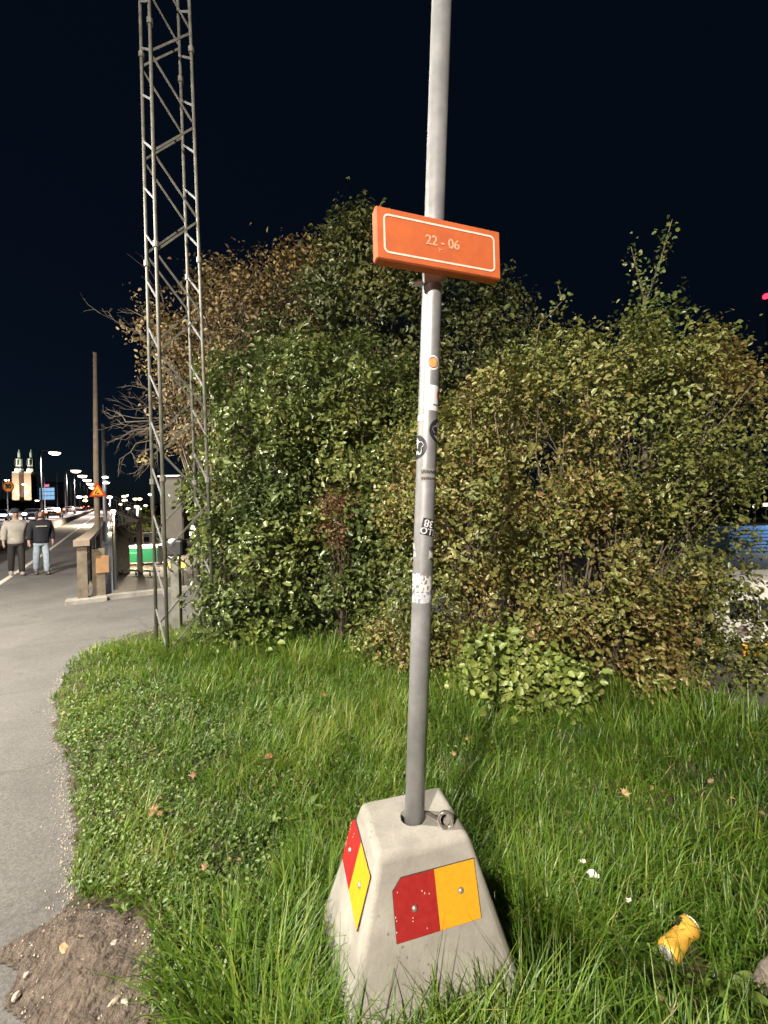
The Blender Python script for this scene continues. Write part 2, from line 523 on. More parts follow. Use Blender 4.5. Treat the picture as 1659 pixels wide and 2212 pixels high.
def edge_dist(x, y, poly):
    x = np.asarray(x); y = np.asarray(y); best = np.full(x.shape, 9.0)
    for i in range(len(poly)):
        a, c = np.asarray(poly[i])[:2], np.asarray(poly[(i + 1) % len(poly)])[:2]
        d = c - a; L2_ = d @ d + 1e-12
        u = np.clip(((x - a[0]) * d[0] + (y - a[1]) * d[1]) / L2_, 0, 1)
        best = np.minimum(best, np.hypot(x - a[0] - u * d[0], y - a[1] - u * d[1]))
    return best


def sheet(name, P, F, m, kind='structure'):
    b = MB(); b.V = [tuple(map(float, p)) for p in P]; b.F = F
    o = b.build(name, m)
    if kind: o['kind'] = kind
    return o


# lower ground reaching the horizon
sheet('lower_ground', [(-6000, -6000, LOW), (6000, -6000, LOW), (6000, 6000, LOW), (-6000, 6000, LOW)], [(0, 1, 2, 3)], M['lot'])
# path and roadway on the bridge ramp
ss = np.concatenate([np.linspace(-40, 0, 9), np.linspace(1, 30, 30), np.linspace(35, 420, 50)])
def strip(name, t0, t1, m, h=0.0, s_list=ss):
    V = []; F = []
    for s_ in s_list:
        V.append(rd(s_, t0, h)); V.append(rd(s_, t1, h))
    for i in range(len(s_list) - 1):
        F.append((2*i, 2*i+1, 2*i+3, 2*i+2))
    return sheet(name, V, F, m)
strip('path', -3.45, 0.30, M['path'])
strip('road', -19.0, -3.75, M['road'], 0.0)
sa = np.linspace(-40, -0.12, 12)
strip('path_apron', 0.30, 4.4, M['path'], 0.0, sa)
strip('edge_line', -1.86, -1.74, M['line'], 0.004, np.concatenate([np.linspace(-30, 0, 7), np.linspace(1, 30, 30), np.linspace(35, 200, 30)]))
for tt in (-9.6, -13.2):
    b = MB()
    for k in range(26):
        s0 = 2 + k * 6.0
        p = [rd(s0, tt - 0.07, 0.004), rd(s0 + 2.5, tt - 0.07, 0.004), rd(s0 + 2.5, tt + 0.07, 0.004), rd(s0, tt + 0.07, 0.004)]
        b.add(p, [(0, 3, 2, 1)])
    b.build('lane_marking', M['line'])['kind'] = 'structure'

# walls that carry the ramp above the lower ground
t = thing('retaining_wall', 'grey concrete wall carrying the path edge above the lower yard', 'wall', rd(0, 0.35, 0) * [1, 1, 0] + [0, 0, LOW])
b = MB(); V = []; F = []
sl = np.concatenate([np.linspace(0.0, 30, 16), np.linspace(40, 420, 20)])
for s_ in sl:
    a = rd(s_, 0.30, -0.004); c = rd(s_, 0.42, -0.004)
    V += [a, c, [c[0], c[1], LOW - 0.2], [a[0], a[1], LOW - 0.2]]
for i in range(len(sl) - 1):
    for k in range(4):
        F.append((4*i+k, 4*i+(k+1) % 4, 4*(i+1)+(k+1) % 4, 4*(i+1)+k))
F += [(3, 2, 1, 0), tuple(4*(len(sl)-1)+k for k in range(4))]
b.add(V, F); b.build('wall_body', M['conc_grey'], t)
b = MB()
for k in range(5):   # cross wall with separate coping stones
    a = rd(-0.02, 0.34 + k * 0.98); c = rd(-0.02, 0.34 + (k + 1) * 0.98 - 0.02)
    MB().bar(a + [0, 0, 0.035], c + [0, 0, 0.035], 0.22, 0.09).build('coping_stone', M['conc_grey'], t)
b.bar(rd(-0.02, 0.44) + [0, 0, LOW/2 - 0.03], rd(-0.02, 5.3) + [0, 0, LOW/2 - 0.03], 0.2, -LOW + 0.04)
b.build('cross_wall', M['conc_grey'], t)

t = thing('road_barrier', 'low dark concrete barrier between the footpath and the roadway', 'barrier', rd(0, -3.6))
for k in range(60):
    s0 = -12 + k * 3.0
    a, c = rd(s0, -3.6, 0.24), rd(s0 + 2.96, -3.6, 0.24)
    MB().bar(a, c, 0.26, 0.50).build('barrier_unit', M['conc_grey'], t)
b = MB()
pts = [rd(s_, -3.6, 0.62) for s_ in np.linspace(-12, 168, 60)]
b.tube(pts, 0.04, 6); b.build('top_rail', M['dark'], t)

# grass verge, bare earth and the bank
EDGE_PX = [(330, 1362), (290, 1372), (250, 1385), (205, 1402), (165, 1430), (140, 1462), (125, 1500), (122, 1545), (128, 1600), (140, 1650), (150, 1700), (160, 1760), (165, 1800), (168, 1850), (166, 1900), (165, 1952)]
DIRT_PX = [(205, 1962), (240, 1965), (285, 1978), (312, 2000), (330, 2035), (335, 2065), (318, 2110), (318, 2140), (340, 2190), (352, 2230), (380, 2330)]
EDGE = [gr(*p)[:2] for p in EDGE_PX]
DIRT_R = [gr(*p)[:2] for p in DIRT_PX]
GRASS = EDGE + DIRT_R + [np.array([-0.42, 0.5]), np.array([-0.3, -1.2]), np.array([4.5, -1.2]), rd(-11, 5.2)[:2], rd(-0.14, 5.2)[:2], rd(-0.14, 2.2)[:2], gr(420, 1338)[:2]]
DIRT = [gr(165, 1950)[:2]] + [np.array(p) + (0.03, 0) for p in DIRT_R] + [np.array([-0.40, 0.5]), np.array([-0.75, 0.5]), gr(40, 2330)[:2], gr(50, 2212)[:2], gr(20, 2150)[:2], gr(60, 2085)[:2], gr(-10, 2060)[:2], gr(60, 2022)[:2], gr(110, 1990)[:2]]


def grid_sheet(name, poly, m, cell, zf, bounds):
    x0, x1, y0, y1 = bounds
    nx, ny = int((x1 - x0) / cell), int((y1 - y0) / cell)
    gx, gy = np.meshgrid(x0 + (np.arange(nx) + 0.5) * cell, y0 + (np.arange(ny) + 0.5) * cell, indexing='ij')
    jx = (vnoise(gx, gy, 8, 7) - 0.5) * 0.10; jy = (vnoise(gx, gy, 9, 7) - 0.5) * 0.10
    keep = in_poly(np.stack([(gx + jx).ravel(), (gy + jy).ravel()], -1), poly).reshape(nx, ny)
    vx, vy = np.meshgrid(x0 + np.arange(nx + 1) * cell, y0 + np.arange(ny + 1) * cell, indexing='ij')
    vz = zf(vx, vy)
    idx = np.arange((nx + 1) * (ny + 1)).reshape(nx + 1, ny + 1)
    q = np.stack([idx[:-1, :-1], idx[1:, :-1], idx[1:, 1:], idx[:-1, 1:]], -1)[keep]
    used, inv = np.unique(q.ravel(), return_inverse=True)
    V = np.stack([vx.ravel(), vy.ravel(), vz.ravel()], -1)[used]
    n = len(q)
    me = mesh_from(name, V, inv, np.arange(n) * 4, np.full(n, 4), smooth=True)
    o = link(name, me, m); o['kind'] = 'structure'
    return o


grid_sheet('verge_soil', GRASS, M['soil'], 0.035, lambda x, y: np.where(ground_z(x, y) < 0, ground_z(x, y), 0.003 + (ground_z(x, y) - 0.003) * np.clip(edge_dist(x, y, GRASS) / 0.3 - 0.15, 0, 1)), (-4.6, 6.5, -1.2, 10.0))
grid_sheet('bare_dirt', DIRT, M['dirt'], 0.009, lambda x, y: 0.0045 + (0.030 * vnoise(x, y, 5, 9) * vnoise(x, y, 7, 3) + 0.016 * vnoise(x, y, 6, 26) ** 2 + 0.010 * vnoise(x, y, 16, 55) ** 2) * np.clip(edge_dist(x, y, DIRT) / 0.12 - 0.15, 0, 1), (-1.9, -0.2, 0.4, 1.75))
V = []; F = []
for i, s_ in enumerate(np.linspace(-40, -0.14, 24)):
    for tt, zz in ((4.35, -0.16), (5.1, -0.58), (7.0, -1.62), (9.0, -2.72), (10.1, LOW - 0.05)):
        p = O + SD * s_ + TD * tt
        V.append((p[0], p[1], zz))
    if i:
        for k in range(4):
            F.append((5*(i-1)+k, 5*(i-1)+k+1, 5*i+k+1, 5*i+k))
sheet('bank', V, F, M['bank'])

# distant hills
def hill(name, cx, cy, w, d, h, seed):
    r_ = np.random.default_rng(seed)
    n = 40; V = []; F = []
    for i in range(n + 1):
        u = -1 + 2 * i / n
        for j in range(7):
            v = -1 + 2 * j / 6
            e = max(0, 1 - u * u) ** 0.8 * max(0, 1 - v * v) ** 0.5
            V.append((cx + u * w, cy + v * d, LOW - 1 + e * h * (0.8 + 0.35 * r_.random())))
    for i in range(n):
        for j in range(6):
            F.append((i*7+j, (i+1)*7+j, (i+1)*7+j+1, i*7+j+1))
    return sheet(name, V, F, M['hill'])
hill('hill', -640, 640, 240, 60, 40, 1)
hill('hill', -330, 560, 220, 60, 24, 2)
hill('hill', 620, 620, 420, 70, 22, 3)

# ================================================================== LEAVES AND GRASS
def leaves_mesh(name, P, N, T, size, aspect, var, fold=0.25):
    """one folded, pointed oval of two quads for each leaf"""
    n = len(P)
    N = N / (np.linalg.norm(N, axis=1, keepdims=True) + 1e-9)
    T = T - N * (T * N).sum(1, keepdims=True); T /= np.linalg.norm(T, axis=1, keepdims=True) + 1e-9
    S = np.cross(N, T)
    L = size[:, None]; W = (size * aspect)[:, None]
    def v(a, b, c): return P + T * L * a + S * W * b + N * W * c
    V = np.stack([v(0, 0, 0), v(0.28, 0.44, fold), v(0.68, 0.40, fold * 0.8), v(1, 0, -0.08), v(0.68, -0.40, fold * 0.8), v(0.28, -0.44, fold)], 1).reshape(-1, 3)
    base = np.arange(n)[:, None] * 6
    q = np.concatenate([base + np.array([0, 1, 2, 3]), base + np.array([0, 3, 4, 5])], 1).reshape(-1)
    return mesh_from(name, V, q, np.arange(2 * n) * 4, np.full(2 * n, 4), smooth=True, attrs={'var': np.repeat(var, 6)})


def unit(n):
    d = rng.normal(size=(n, 3)); return d / np.linalg.norm(d, axis=1, keepdims=True)


def fnoise(p, seed, wl):
    r_ = np.random.default_rng(seed)
    k = r_.normal(size=(14, 3)); k /= np.linalg.norm(k, axis=1, keepdims=True)
    k *= (2 * math.pi / (wl * r_.uniform(0.6, 1.5, 14)))[:, None]
    return np.cos(p @ k.T + r_.uniform(0, 6.28, 14)).sum(1) / math.sqrt(7)


def crown_points(lobes, n_clump, shell=0.72, inner=0.12, hole=-0.3, cell=0.5, seed=5):
    C = np.array([l[0] for l in lobes]); Rr = np.array([l[1] for l in lobes])
    A = (Rr[:, 0] * Rr[:, 2]) ** 1.0; A = A / A.sum()
    out = []; nor = []
    while sum(map(len, out)) < n_clump:
        k = rng.choice(len(C), n_clump, p=A)
        d = unit(n_clump)
        rad = rng.uniform(0.82, 1.06, n_clump)
        isin = rng.random(n_clump) < inner
        rad[isin] = rng.uniform(0.35, 0.8, isin.sum())
        spr = rng.random(n_clump) < 0.04
        rad[spr] = rng.uniform(1.06, 1.2, spr.sum())
        p0 = C[k] + d * Rr[k]
        rad = rad * (1 + 0.075 * np.clip(fnoise(p0, seed, cell * 1.3), -2, 2))
        p = C[k] + d * Rr[k] * rad[:, None]
        dist = np.min(np.linalg.norm((p[:, None] - C[None]) / Rr[None], axis=2), axis=1)
        ok = ((dist > shell) & (fnoise(p, seed + 1, cell) > hole)) | isin
        nn = d / Rr[k]; nn /= np.linalg.norm(nn, axis=1, keepdims=True)
        out.append(p[ok]); nor.append(nn[ok])
    return np.concatenate(out)[:n_clump], np.concatenate(nor)[:n_clump]


def foliage(lobes, n_clump, per, size, twig=0.2, aspect=0.62, droop=0.0, zmin=0.02, shell=0.72, inner=0.12, spread=0.05, bias=0.0, hole=-0.3, cell=0.5, seed=5):
    Pc, Nc = crown_points(lobes, n_clump, shell, inner, hole, cell, seed)
    ax = Nc * 0.8 + unit(n_clump) * 0.7 + np.array([0, 0, 0.35 - droop]); ax /= np.linalg.norm(ax, axis=1, keepdims=True)
    cv = np.clip(0.5 + 0.26 * fnoise(Pc, seed + 2, 1.3) + rng.uniform(-0.25, 0.25, n_clump), 0, 1)
    cs = rng.uniform(0.75, 1.25, n_clump)
    k = np.repeat(np.arange(n_clump), per)
    m = len(k)
    u = rng.random(m)
    P = Pc[k] + ax[k] * (u * twig * cs[k])[:, None] + rng.normal(size=(m, 3)) * spread * cs[k][:, None]
    T = ax[k] * 0.5 + unit(m) * 0.9 + np.array([0, 0, -0.15 - droop])
    N = Nc[k] * 0.55 + unit(m) * 0.75 + np.array([0, 0, 0.45])
    sz = size * (0.45 + 1.0 * rng.random(m) ** 1.3) * cs[k]
    var = np.clip(0.68 * cv[k] + 0.32 * rng.random(m) + bias, 0, 1)
    ok = P[:, 2] > zmin + ground_z(P[:, 0], P[:, 1]) - 0.02
    return P[ok], N[ok], T[ok], sz[ok], np.full(ok.sum(), aspect), var[ok], Pc


def branches(base_pts, targets, r0=0.03, n=5, sag=0.15, rtip=0.003):
    b = MB()
    for tg in targets:
        bp = base_pts[np.argmin([np.linalg.norm((tg - q)[:2]) + random.random() * 0.4 for q in base_pts])]
        d = tg - bp; L = np.linalg.norm(d)
        j1 = np.array([random.uniform(-1, 1) for _ in range(3)]) * L * 0.07
        j2 = np.array([random.uniform(-1, 1) for _ in range(3)]) * L * 0.07
        p1 = bp + d * 0.35 + np.array([0, 0, L * sag]) + j1
        p2 = bp + d * 0.72 + np.array([0, 0, L * sag * 0.8]) + j2
        b.tube([bp, p1, p2, tg], [r0 * L * 0.45, r0 * L * 0.28, r0 * L * 0.14, rtip], n, cap=False)
    return b


LM = {
 'olive': leafmat('leaf_olive', [(0, (0.085, 0.105, 0.030)), (0.35, (0.16, 0.185, 0.048)), (0.65, (0.215, 0.205, 0.056)), (0.85, (0.225, 0.17, 0.055)), (1, (0.22, 0.115, 0.05))], 0.36),
 'green': leafmat('leaf_green', [(0, (0.055, 0.078, 0.026)), (0.4, (0.105, 0.145, 0.038)), (0.8, (0.17, 0.20, 0.052)), (1, (0.23, 0.225, 0.06))], 0.33),
 'dark': leafmat('leaf_dark', [(0, (0.055, 0.072, 0.030)), (0.6, (0.105, 0.125, 0.042)), (1, (0.18, 0.165, 0.055))], 0.36),
 'brown': leafmat('leaf_brown', [(0, (0.12, 0.085, 0.038)), (0.5, (0.20, 0.145, 0.06)), (0.85, (0.28, 0.20, 0.075)), (1, (0.34, 0.28, 0.08))], 0.6),
 'lime': leafmat('leaf_lime', [(0, (0.095, 0.13, 0.035)), (0.5, (0.18, 0.235, 0.05)), (1, (0.28, 0.31, 0.08))], 0.4),
 'red': leafmat('leaf_russet', [(0, (0.10, 0.05, 0.022)), (1, (0.26, 0.13, 0.055))], 0.5),
 'grass': leafmat('grass_blade', [(0, (0.028, 0.070, 0.008)), (0.45, (0.092, 0.182, 0.016)), (0.8, (0.185, 0.270, 0.031)), (0.93, (0.27, 0.29, 0.065)), (1, (0.36, 0.31, 0.15))], 0.42, 0.34),
 'clover': leafmat('ground_leaf', [(0, (0.055, 0.105, 0.018)), (1, (0.165, 0.235, 0.045))], 0.5),
}


def shrub(name, label, cat, lobes, base, n_clump, per, size, m, twig=0.2, n_branch=60, extra=None, group=None, bark='bark', trunk=None, **kw):
    """lobes: (px, py, depth, (rx, ry, rz) in metres)"""
    L = [(at(x, y, Y), np.array(r if hasattr(r, '__len__') else (r, r, r), float)) for (x, y, Y, r) in lobes]
    bases = [np.array(b_, float) for b_ in base]
    root = thing(name, label, cat, bases[0], group)
    P, N, T, S, A, var, Pc = foliage(L, n_clump, per, size, twig, **kw)
    me = leaves_mesh('crown', P - bases[0], N, T, S, A, var)
    link('crown', me, LM[m], root)['kind'] = 'stuff'
    pick = Pc[rng.choice(len(Pc), min(n_branch, len(Pc)), replace=False)]
    br = branches(bases, pick, 0.012)
    for l in L: br2 = branches(bases, [l[0]], 0.02); br.add(br2.V, br2.F)
    br.build('branches', M[bark], root, smooth=True)
    if trunk is not None:
        trunk.build('trunk', M['bark'], root, smooth=True)
    return root, L


# --- right shrub with rose hips
RIGHT = [(1150, 1000, 3.9, (0.95, 0.8, 0.85)), (1370, 950, 3.95, (0.92, 0.8, 0.9)), (1010, 1120, 3.85, (0.72, 0.65, 0.75)), (1250, 1230, 3.7, (0.95, 0.7, 0.85)),
         (1440, 1180, 3.9, (0.55, 0.6, 0.9)), (1080, 1310, 3.6, (0.5, 0.5, 0.42)), (1340, 1410, 3.35, (0.52, 0.4, 0.5)), (1470, 1400, 3.6, (0.38, 0.4, 0.42)),
         (1190, 830, 3.95, (0.5, 0.5, 0.48)), (1330, 800, 3.95, (0.45, 0.45, 0.42)), (1520, 900, 3.95, (0.42, 0.4, 0.42)), (945, 1000, 4.0, (0.42, 0.5, 0.5)), (930, 1290, 3.7, (0.4, 0.4, 0.6)), (1545, 1330, 3.9, (0.30, 0.3, 0.42)), (1560, 1440, 3.7, (0.24, 0.25, 0.26)), (1420, 1480, 3.2, (0.3, 0.25, 0.28))]
gb = lambda x, y: np.array([x, y, float(ground_z(np.array([x]), np.array([y]))[0]) - 0.03])
right_root, RL = shrub('rose_shrub', 'broad olive shrub with red hips right of the sign pole', 'shrub', RIGHT, [gb(1.3, 3.75), gb(0.9, 3.8), gb(2.0, 3.7), gb(1.6, 3.6), gb(2.3, 4.0)], 6000, 14, 0.040, 'olive', 0.16, 240, bark='twig', shell=0.76, inner=0.14, hole=0.15, cell=0.5, seed=50)
# hips, each its own small fruit
hb = MB().lathe([(0.001, -0.010), (0.006, -0.008), (0.0085, 0), (0.006, 0.007), (0.003, 0.009)], (0, 0, 0), 6)
hm = hb.build('rose_hip', mat('hip_red', (0.55, 0.05, 0.03), 0.35), right_root, smooth=True)
hip_px = [(1325, 1318), (1280, 1500), (1340, 1505), (1305, 1420), (1350, 1540), (963, 1050), (1130, 775), (1105, 800), (1000, 1010), (1480, 980), (1205, 1300), (1560, 1330), (1180, 1120), (1285, 1506), (1276, 1494), (1090, 905)]
for i, (x, y) in enumerate(hip_px):
    d = np.array([0, 1.0, 0]) + (x - CX) / FPX * RV + (CY - y) / FPX * UV
    best = None
    for c, r_ in RL:   # lie on the crown's near surface
        o_ = (C0 - c) / r_; dd = d / r_
        A_, B_, C_ = dd @ dd, 2 * o_ @ dd, o_ @ o_ - 1.08
        disc = B_ * B_ - 4 * A_ * C_
        if disc > 0:
            tt = (-B_ - math.sqrt(disc)) / (2 * A_)
            best = tt if best is None else min(best, tt)
    if best is None: best = 3.5
    o = hm if i == 0 else hm.copy()
    if i: COL.objects.link(o)
    o.location = Vector(C0 + d * best - rootloc(right_root))
    o.scale = (1.4, 1.4, 1.5)

# --- ivy-clad stem that stands out of the right shrub
stem = [gb(2.35, 3.95), at(1400, 1150, 4.05), at(1388, 850, 4.1), at(1392, 640, 4.1)]
forkA = [at(1392, 650, 4.1), at(1378, 590, 4.1), at(1363, 533, 4.1)]
forkB = [at(1392, 660, 4.1), at(1425, 570, 4.1), at(1452, 474, 4.1)]
root = thing('ivy_stem', 'ivy-clad forked stem sticking up out of the right shrub', 'plant', stem[0])
MB().tube(stem, [0.035, 0.03, 0.022, 0.014], 7).build('trunk', M['twig'], root, smooth=True)
MB().tube(forkA, [0.012, 0.009, 0.004], 6).build('limb', M['twig'], root, smooth=True)
MB().tube(forkB, [0.012, 0.009, 0.004], 6).build('limb', M['twig'], root, smooth=True)
Pl = []
for seg, n_, w_ in ((stem[2:], 130, 0.075), (forkA, 85, 0.045), (forkB, 110, 0.045)):
    for _ in range(n_):
        u = random.random() * (len(seg) - 1); i = min(int(u), len(seg) - 2)
        Pl.append(seg[i] + (seg[i+1] - seg[i]) * (u - i) + rng.normal(size=3) * w_)
lob = [(1440, 770, 4.15, (0.38, 0.35, 0.36)), (1505, 775, 4.15, (0.27, 0.3, 0.22)), (1420, 700, 4.1, (0.2, 0.2, 0.2)), (1550, 760, 4.1, (0.16, 0.15, 0.1)), (1395, 900, 4.2, (0.3, 0.3, 0.4))]
Lb = [(at(x, y, Y), np.array(r)) for x, y, Y, r in lob]
P, N, T, S, A, var, Pc = foliage(Lb, 330, 12, 0.045, 0.14)
P2 = np.array(Pl); k2 = len(P2)
P = np.concatenate([P, P2]); N = np.concatenate([N, unit(k2) * 0.7 + np.array([0, -0.7, 0.3])]); T = np.concatenate([T, unit(k2)])
S = np.concatenate([S, rng.uniform(0.03, 0.055, k2)]); A = np.concatenate([A, np.full(k2, 0.8)]); var = np.concatenate([var, rng.random(k2)])
link('crown', leaves_mesh('crown', P - stem[0], N, T, S, A, var), LM['green'], root)['kind'] = 'stuff'

# --- thin arching spray above the right shrub, and one at the right edge
def spray(label, pts, n_, m, size=0.045, w_=0.035):
    pts = [np.asarray(p) for p in pts]
    root = thing('spray', label, 'twig', pts[0])
    MB().tube(pts, np.linspace(0.009, 0.003, len(pts)), 6).build('stem', M['twig'], root, smooth=True)
    P = []
    for _ in range(n_):
        u = (random.random() ** 0.8) * (len(pts) - 1); i = min(int(u), len(pts) - 2)
        P.append(pts[i] + (pts[i+1] - pts[i]) * (u - i) + rng.normal(size=3) * w_)
    P = np.array(P)
    link('leaves', leaves_mesh('leaves', P - pts[0], unit(n_) + np.array([0, -0.6, 0.4]), unit(n_), rng.uniform(0.6, 1.2, n_) * size, np.full(n_, 0.7), rng.random(n_)), LM[m], root)['kind'] = 'stuff'
spray('thin leafy spray arching above the top of the right shrub', [at(1150, 800, 4.0), at(1165, 700, 4.0), at(1195, 672, 4.0), at(1215, 650, 4.0), at(1206, 618, 4.0)], 46, 'green', 0.05, 0.03)
spray('brownish twig reaching in at the right edge beside the shrub', [at(1520, 1000, 4.2), at(1590, 880, 4.2), at(1640, 830, 4.2), at(1690, 790, 4.2)], 90, 'red', 0.05, 0.07)
spray('green sprig with russet tips at the far right edge', [at(1540, 1130, 4.0), at(1590, 1075, 4.0), at(1625, 1040, 4.0), at(1660, 1015, 4.0)], 110, 'lime', 0.045, 0.05)

# --- left shrub, in front
LEFT = [(620, 870, 5.25, (0.95, 0.8, 0.7)), (780, 880, 5.3, (0.75, 0.7, 0.75)), (560, 1020, 5.1, (0.75, 0.65, 0.75)), (720, 1050, 5.0, (0.9, 0.7, 0.85)),
        (560, 1220, 4.9, (0.7, 0.6, 0.75)), (680, 1235, 4.75, (0.72, 0.55, 0.62)), (850, 1170, 4.75, (0.5, 0.5, 0.6)), (525, 1340, 4.75, (0.45, 0.4, 0.42)),
        (508, 1080, 5.4, (0.4, 0.4, 0.6)), (500, 1260, 5.2, (0.34, 0.4, 0.5)), (870, 1030, 4.9, (0.4, 0.4, 0.5)), (600, 1370, 4.6, (0.3, 0.3, 0.3)), (860, 1390, 4.3, (0.32, 0.3, 0.3))]
left_root, LL = shrub('hedge_shrub', 'tall glossy green shrub behind the grass between tower and pole', 'shrub', LEFT, [gb(-1.0, 5.0), gb(-0.6, 4.95), gb(-1.5, 5.1), gb(-0.2, 4.9)], 5200, 13, 0.058, 'green', 0.20, 130, shell=0.76, inner=0.12, hole=0.25, cell=0.65, seed=70)
# --- russet twig hanging in front of it
shrub('russet_sapling', 'small russet-leaved sapling in front of the dark gap of the green shrub', 'plant', [(725, 1130, 4.35, (0.12, 0.1, 0.22)), (735, 1090, 4.35, (0.07, 0.07, 0.12))], [gb(-0.5, 4.4)], 90, 10, 0.035, 'red', 0.1, 12)
# --- low pale shrubs at the foot
shrub('low_shrub', 'low pale green broad-leaved shrub at the foot of the right shrub', 'shrub', [(1060, 1440, 3.15, (0.26, 0.2, 0.26)), (1110, 1470, 3.05, (0.2, 0.2, 0.16)), (1020, 1400, 3.2, (0.15, 0.15, 0.15))], [gb(0.78, 3.12)], 230, 10, 0.05, 'lime', 0.1, 20, aspect=0.85)
shrub('low_shrub', 'small lime green shrublet right of the low pale shrub', 'shrub', [(1215, 1470, 2.95, (0.14, 0.14, 0.14)), (1195, 1490, 2.95, (0.12, 0.1, 0.1))], [gb(1.28, 2.95)], 110, 9, 0.05, 'lime', 0.08, 10, aspect=0.85)
shrub('low_shrub', 'greyish low shrub beside the pole behind the long grass', 'shrub', [(850, 1420, 3.9, (0.3, 0.25, 0.34)), (900, 1460, 3.7, (0.25, 0.2, 0.24))], [gb(0.12, 3.85)], 300, 11, 0.034, 'olive', 0.1, 20)
shrub('low_shrub', 'yellowish leafy shoot low at the left shrub before the dark hollow', 'shrub', [(555, 1395, 4.35, (0.2, 0.15, 0.2)), (500, 1390, 4.4, (0.14, 0.14, 0.2))], [gb(-1.35, 4.36)], 120, 9, 0.06, 'lime', 0.1, 10, aspect=0.8)

# --- dark tree in the middle, behind
tb = np.array([0.35, 6.9, float(ground_z(np.array([0.35]), np.array([6.9]))[0]) - 0.1])
trunk = MB().tube([tb, tb + [0.02, 0, 1.2], at(840, 900, 6.7), at(800, 640, 6.6)], [0.13, 0.11, 0.085, 0.04], 9)
DARK = [(800, 650, 6.6, (0.9, 0.8, 0.95)), (768, 515, 6.6, (0.28, 0.3, 0.32)), (860, 720, 6.4, (0.9, 0.8, 0.9)), (980, 770, 6.4, (0.85, 0.7, 0.75)), (1070, 690, 6.4, (0.42, 0.4, 0.42)),
        (690, 720, 6.6, (0.7, 0.6, 0.7)), (900, 930, 6.2, (1.0, 0.8, 1.0)), (1000, 680, 6.4, (0.42, 0.4, 0.35)), (830, 560, 6.6, (0.5, 0.5, 0.55)), (1050, 880, 6.3, (0.8, 0.6, 0.8)), (740, 600, 6.6, (0.45, 0.4, 0.5)), (820, 1150, 6.2, (0.9, 0.6, 1.0)), (1000, 1100, 6.0, (0.8, 0.6, 1.0))]
shrub('broadleaf_tree', 'dark green tree rising highest behind the orange sign', 'tree', DARK, [tb, tb + [0, 0, 0.8], tb + [-.05, 0, 1.6]], 3900, 12, 0.075, 'dark', 0.3, 90, trunk=trunk, shell=0.7, hole=-0.1, cell=0.8, seed=90)

# --- brown autumn tree on the left, thin leaves and bare twigs
bb = np.array([-2.9, 7.3, float(ground_z(np.array([-2.9]), np.array([7.3]))[0]) - 0.1])
trunk = MB().tube([bb, bb + [0.05, 0, 1.0], at(500, 900, 7.2), at(540, 720, 7.1)], [0.11, 0.09, 0.065, 0.03], 8)
BROWN = [(520, 690, 7.0, (0.75, 0.6, 0.7)), (620, 630, 7.0, (0.7, 0.6, 0.55)), (665, 585, 7.0, (0.42, 0.4, 0.38)), (480, 640, 7.0, (0.4, 0.4, 0.35)), (570, 780, 7.0, (0.85, 0.6, 0.7)),
         (400, 790, 7.2, (0.45, 0.4, 0.7)), (345, 720, 7.2, (0.3, 0.3, 0.35)), (700, 660, 7.0, (0.4, 0.4, 0.5)), (420, 920, 7.2, (0.5, 0.4, 0.5))]
brown_root, BL = shrub('autumn_tree', 'brown-leaved autumn tree with bare twigs behind the lattice tower', 'tree', BROWN, [bb + [0, 0, 0.2], bb + [0.03, 0, 1.0], bb + [0.08, -.05, 1.8]], 2300, 9, 0.062, 'brown', 0.3, 260, bark='twig', trunk=trunk, shell=0.5, inner=0.35, spread=0.08)
tw = MB()
def twig(p, d, L, r_, depth):
    d = d / np.linalg.norm(d)
    p1 = p + d * L * 0.5 + rng.normal(size=3) * L * 0.06
    p2 = p + d * L + rng.normal(size=3) * L * 0.08
    tw.tube([p, p1, p2], [r_, r_ * 0.75, r_ * 0.5], 4, cap=False)
    if depth:
        for k in range(3):
            q = p1 if k == 0 else (p2 if k == 1 else (p1 + p2) / 2)
            twig(q, d + rng.normal(size=3) * 0.38, L * random.uniform(0.38, 0.58), r_ * 0.55, depth - 1)
fork = at(455, 900, 7.2)
for tx, ty in ((165, 890), (225, 945), (240, 870), (215, 1000), (275, 580), (300, 700), (255, 820), (270, 1020), (300, 930), (320, 640), (450, 560), (230, 915), (285, 980)):
    e = at(tx, ty, 7.0 + random.uniform(-0.4, 0.4))
    src = fork + (e - fork) * random.uniform(0.05, 0.35)
    tw.tube([fork, src], [0.02, 0.014], 5, cap=False)
    v = e - src
    twig(src, v, np.linalg.norm(v) * 0.62, 0.012, 3)
tw.build('bare_twigs', M['twig'], brown_root)
sp = at(312, 1016, 7.0)
n_ = 26
link('yellow_leaves', leaves_mesh('yellow_leaves', sp + rng.normal(size=(n_, 3)) * [0.10, 0.05, 0.05] - bb, unit(n_), unit(n_), rng.uniform(0.05, 0.08, n_), np.full(n_, 0.8), rng.uniform(0.7, 1, n_)), LM['brown'], brown_root)['kind'] = 'stuff'

# ------------------------------------------------------------------ grass
BC = np.array([0.066, 1.333]); BU = np.array([0.966, 0.257]); BU /= np.linalg.norm(BU); BV = np.array([-BU[1], BU[0]])


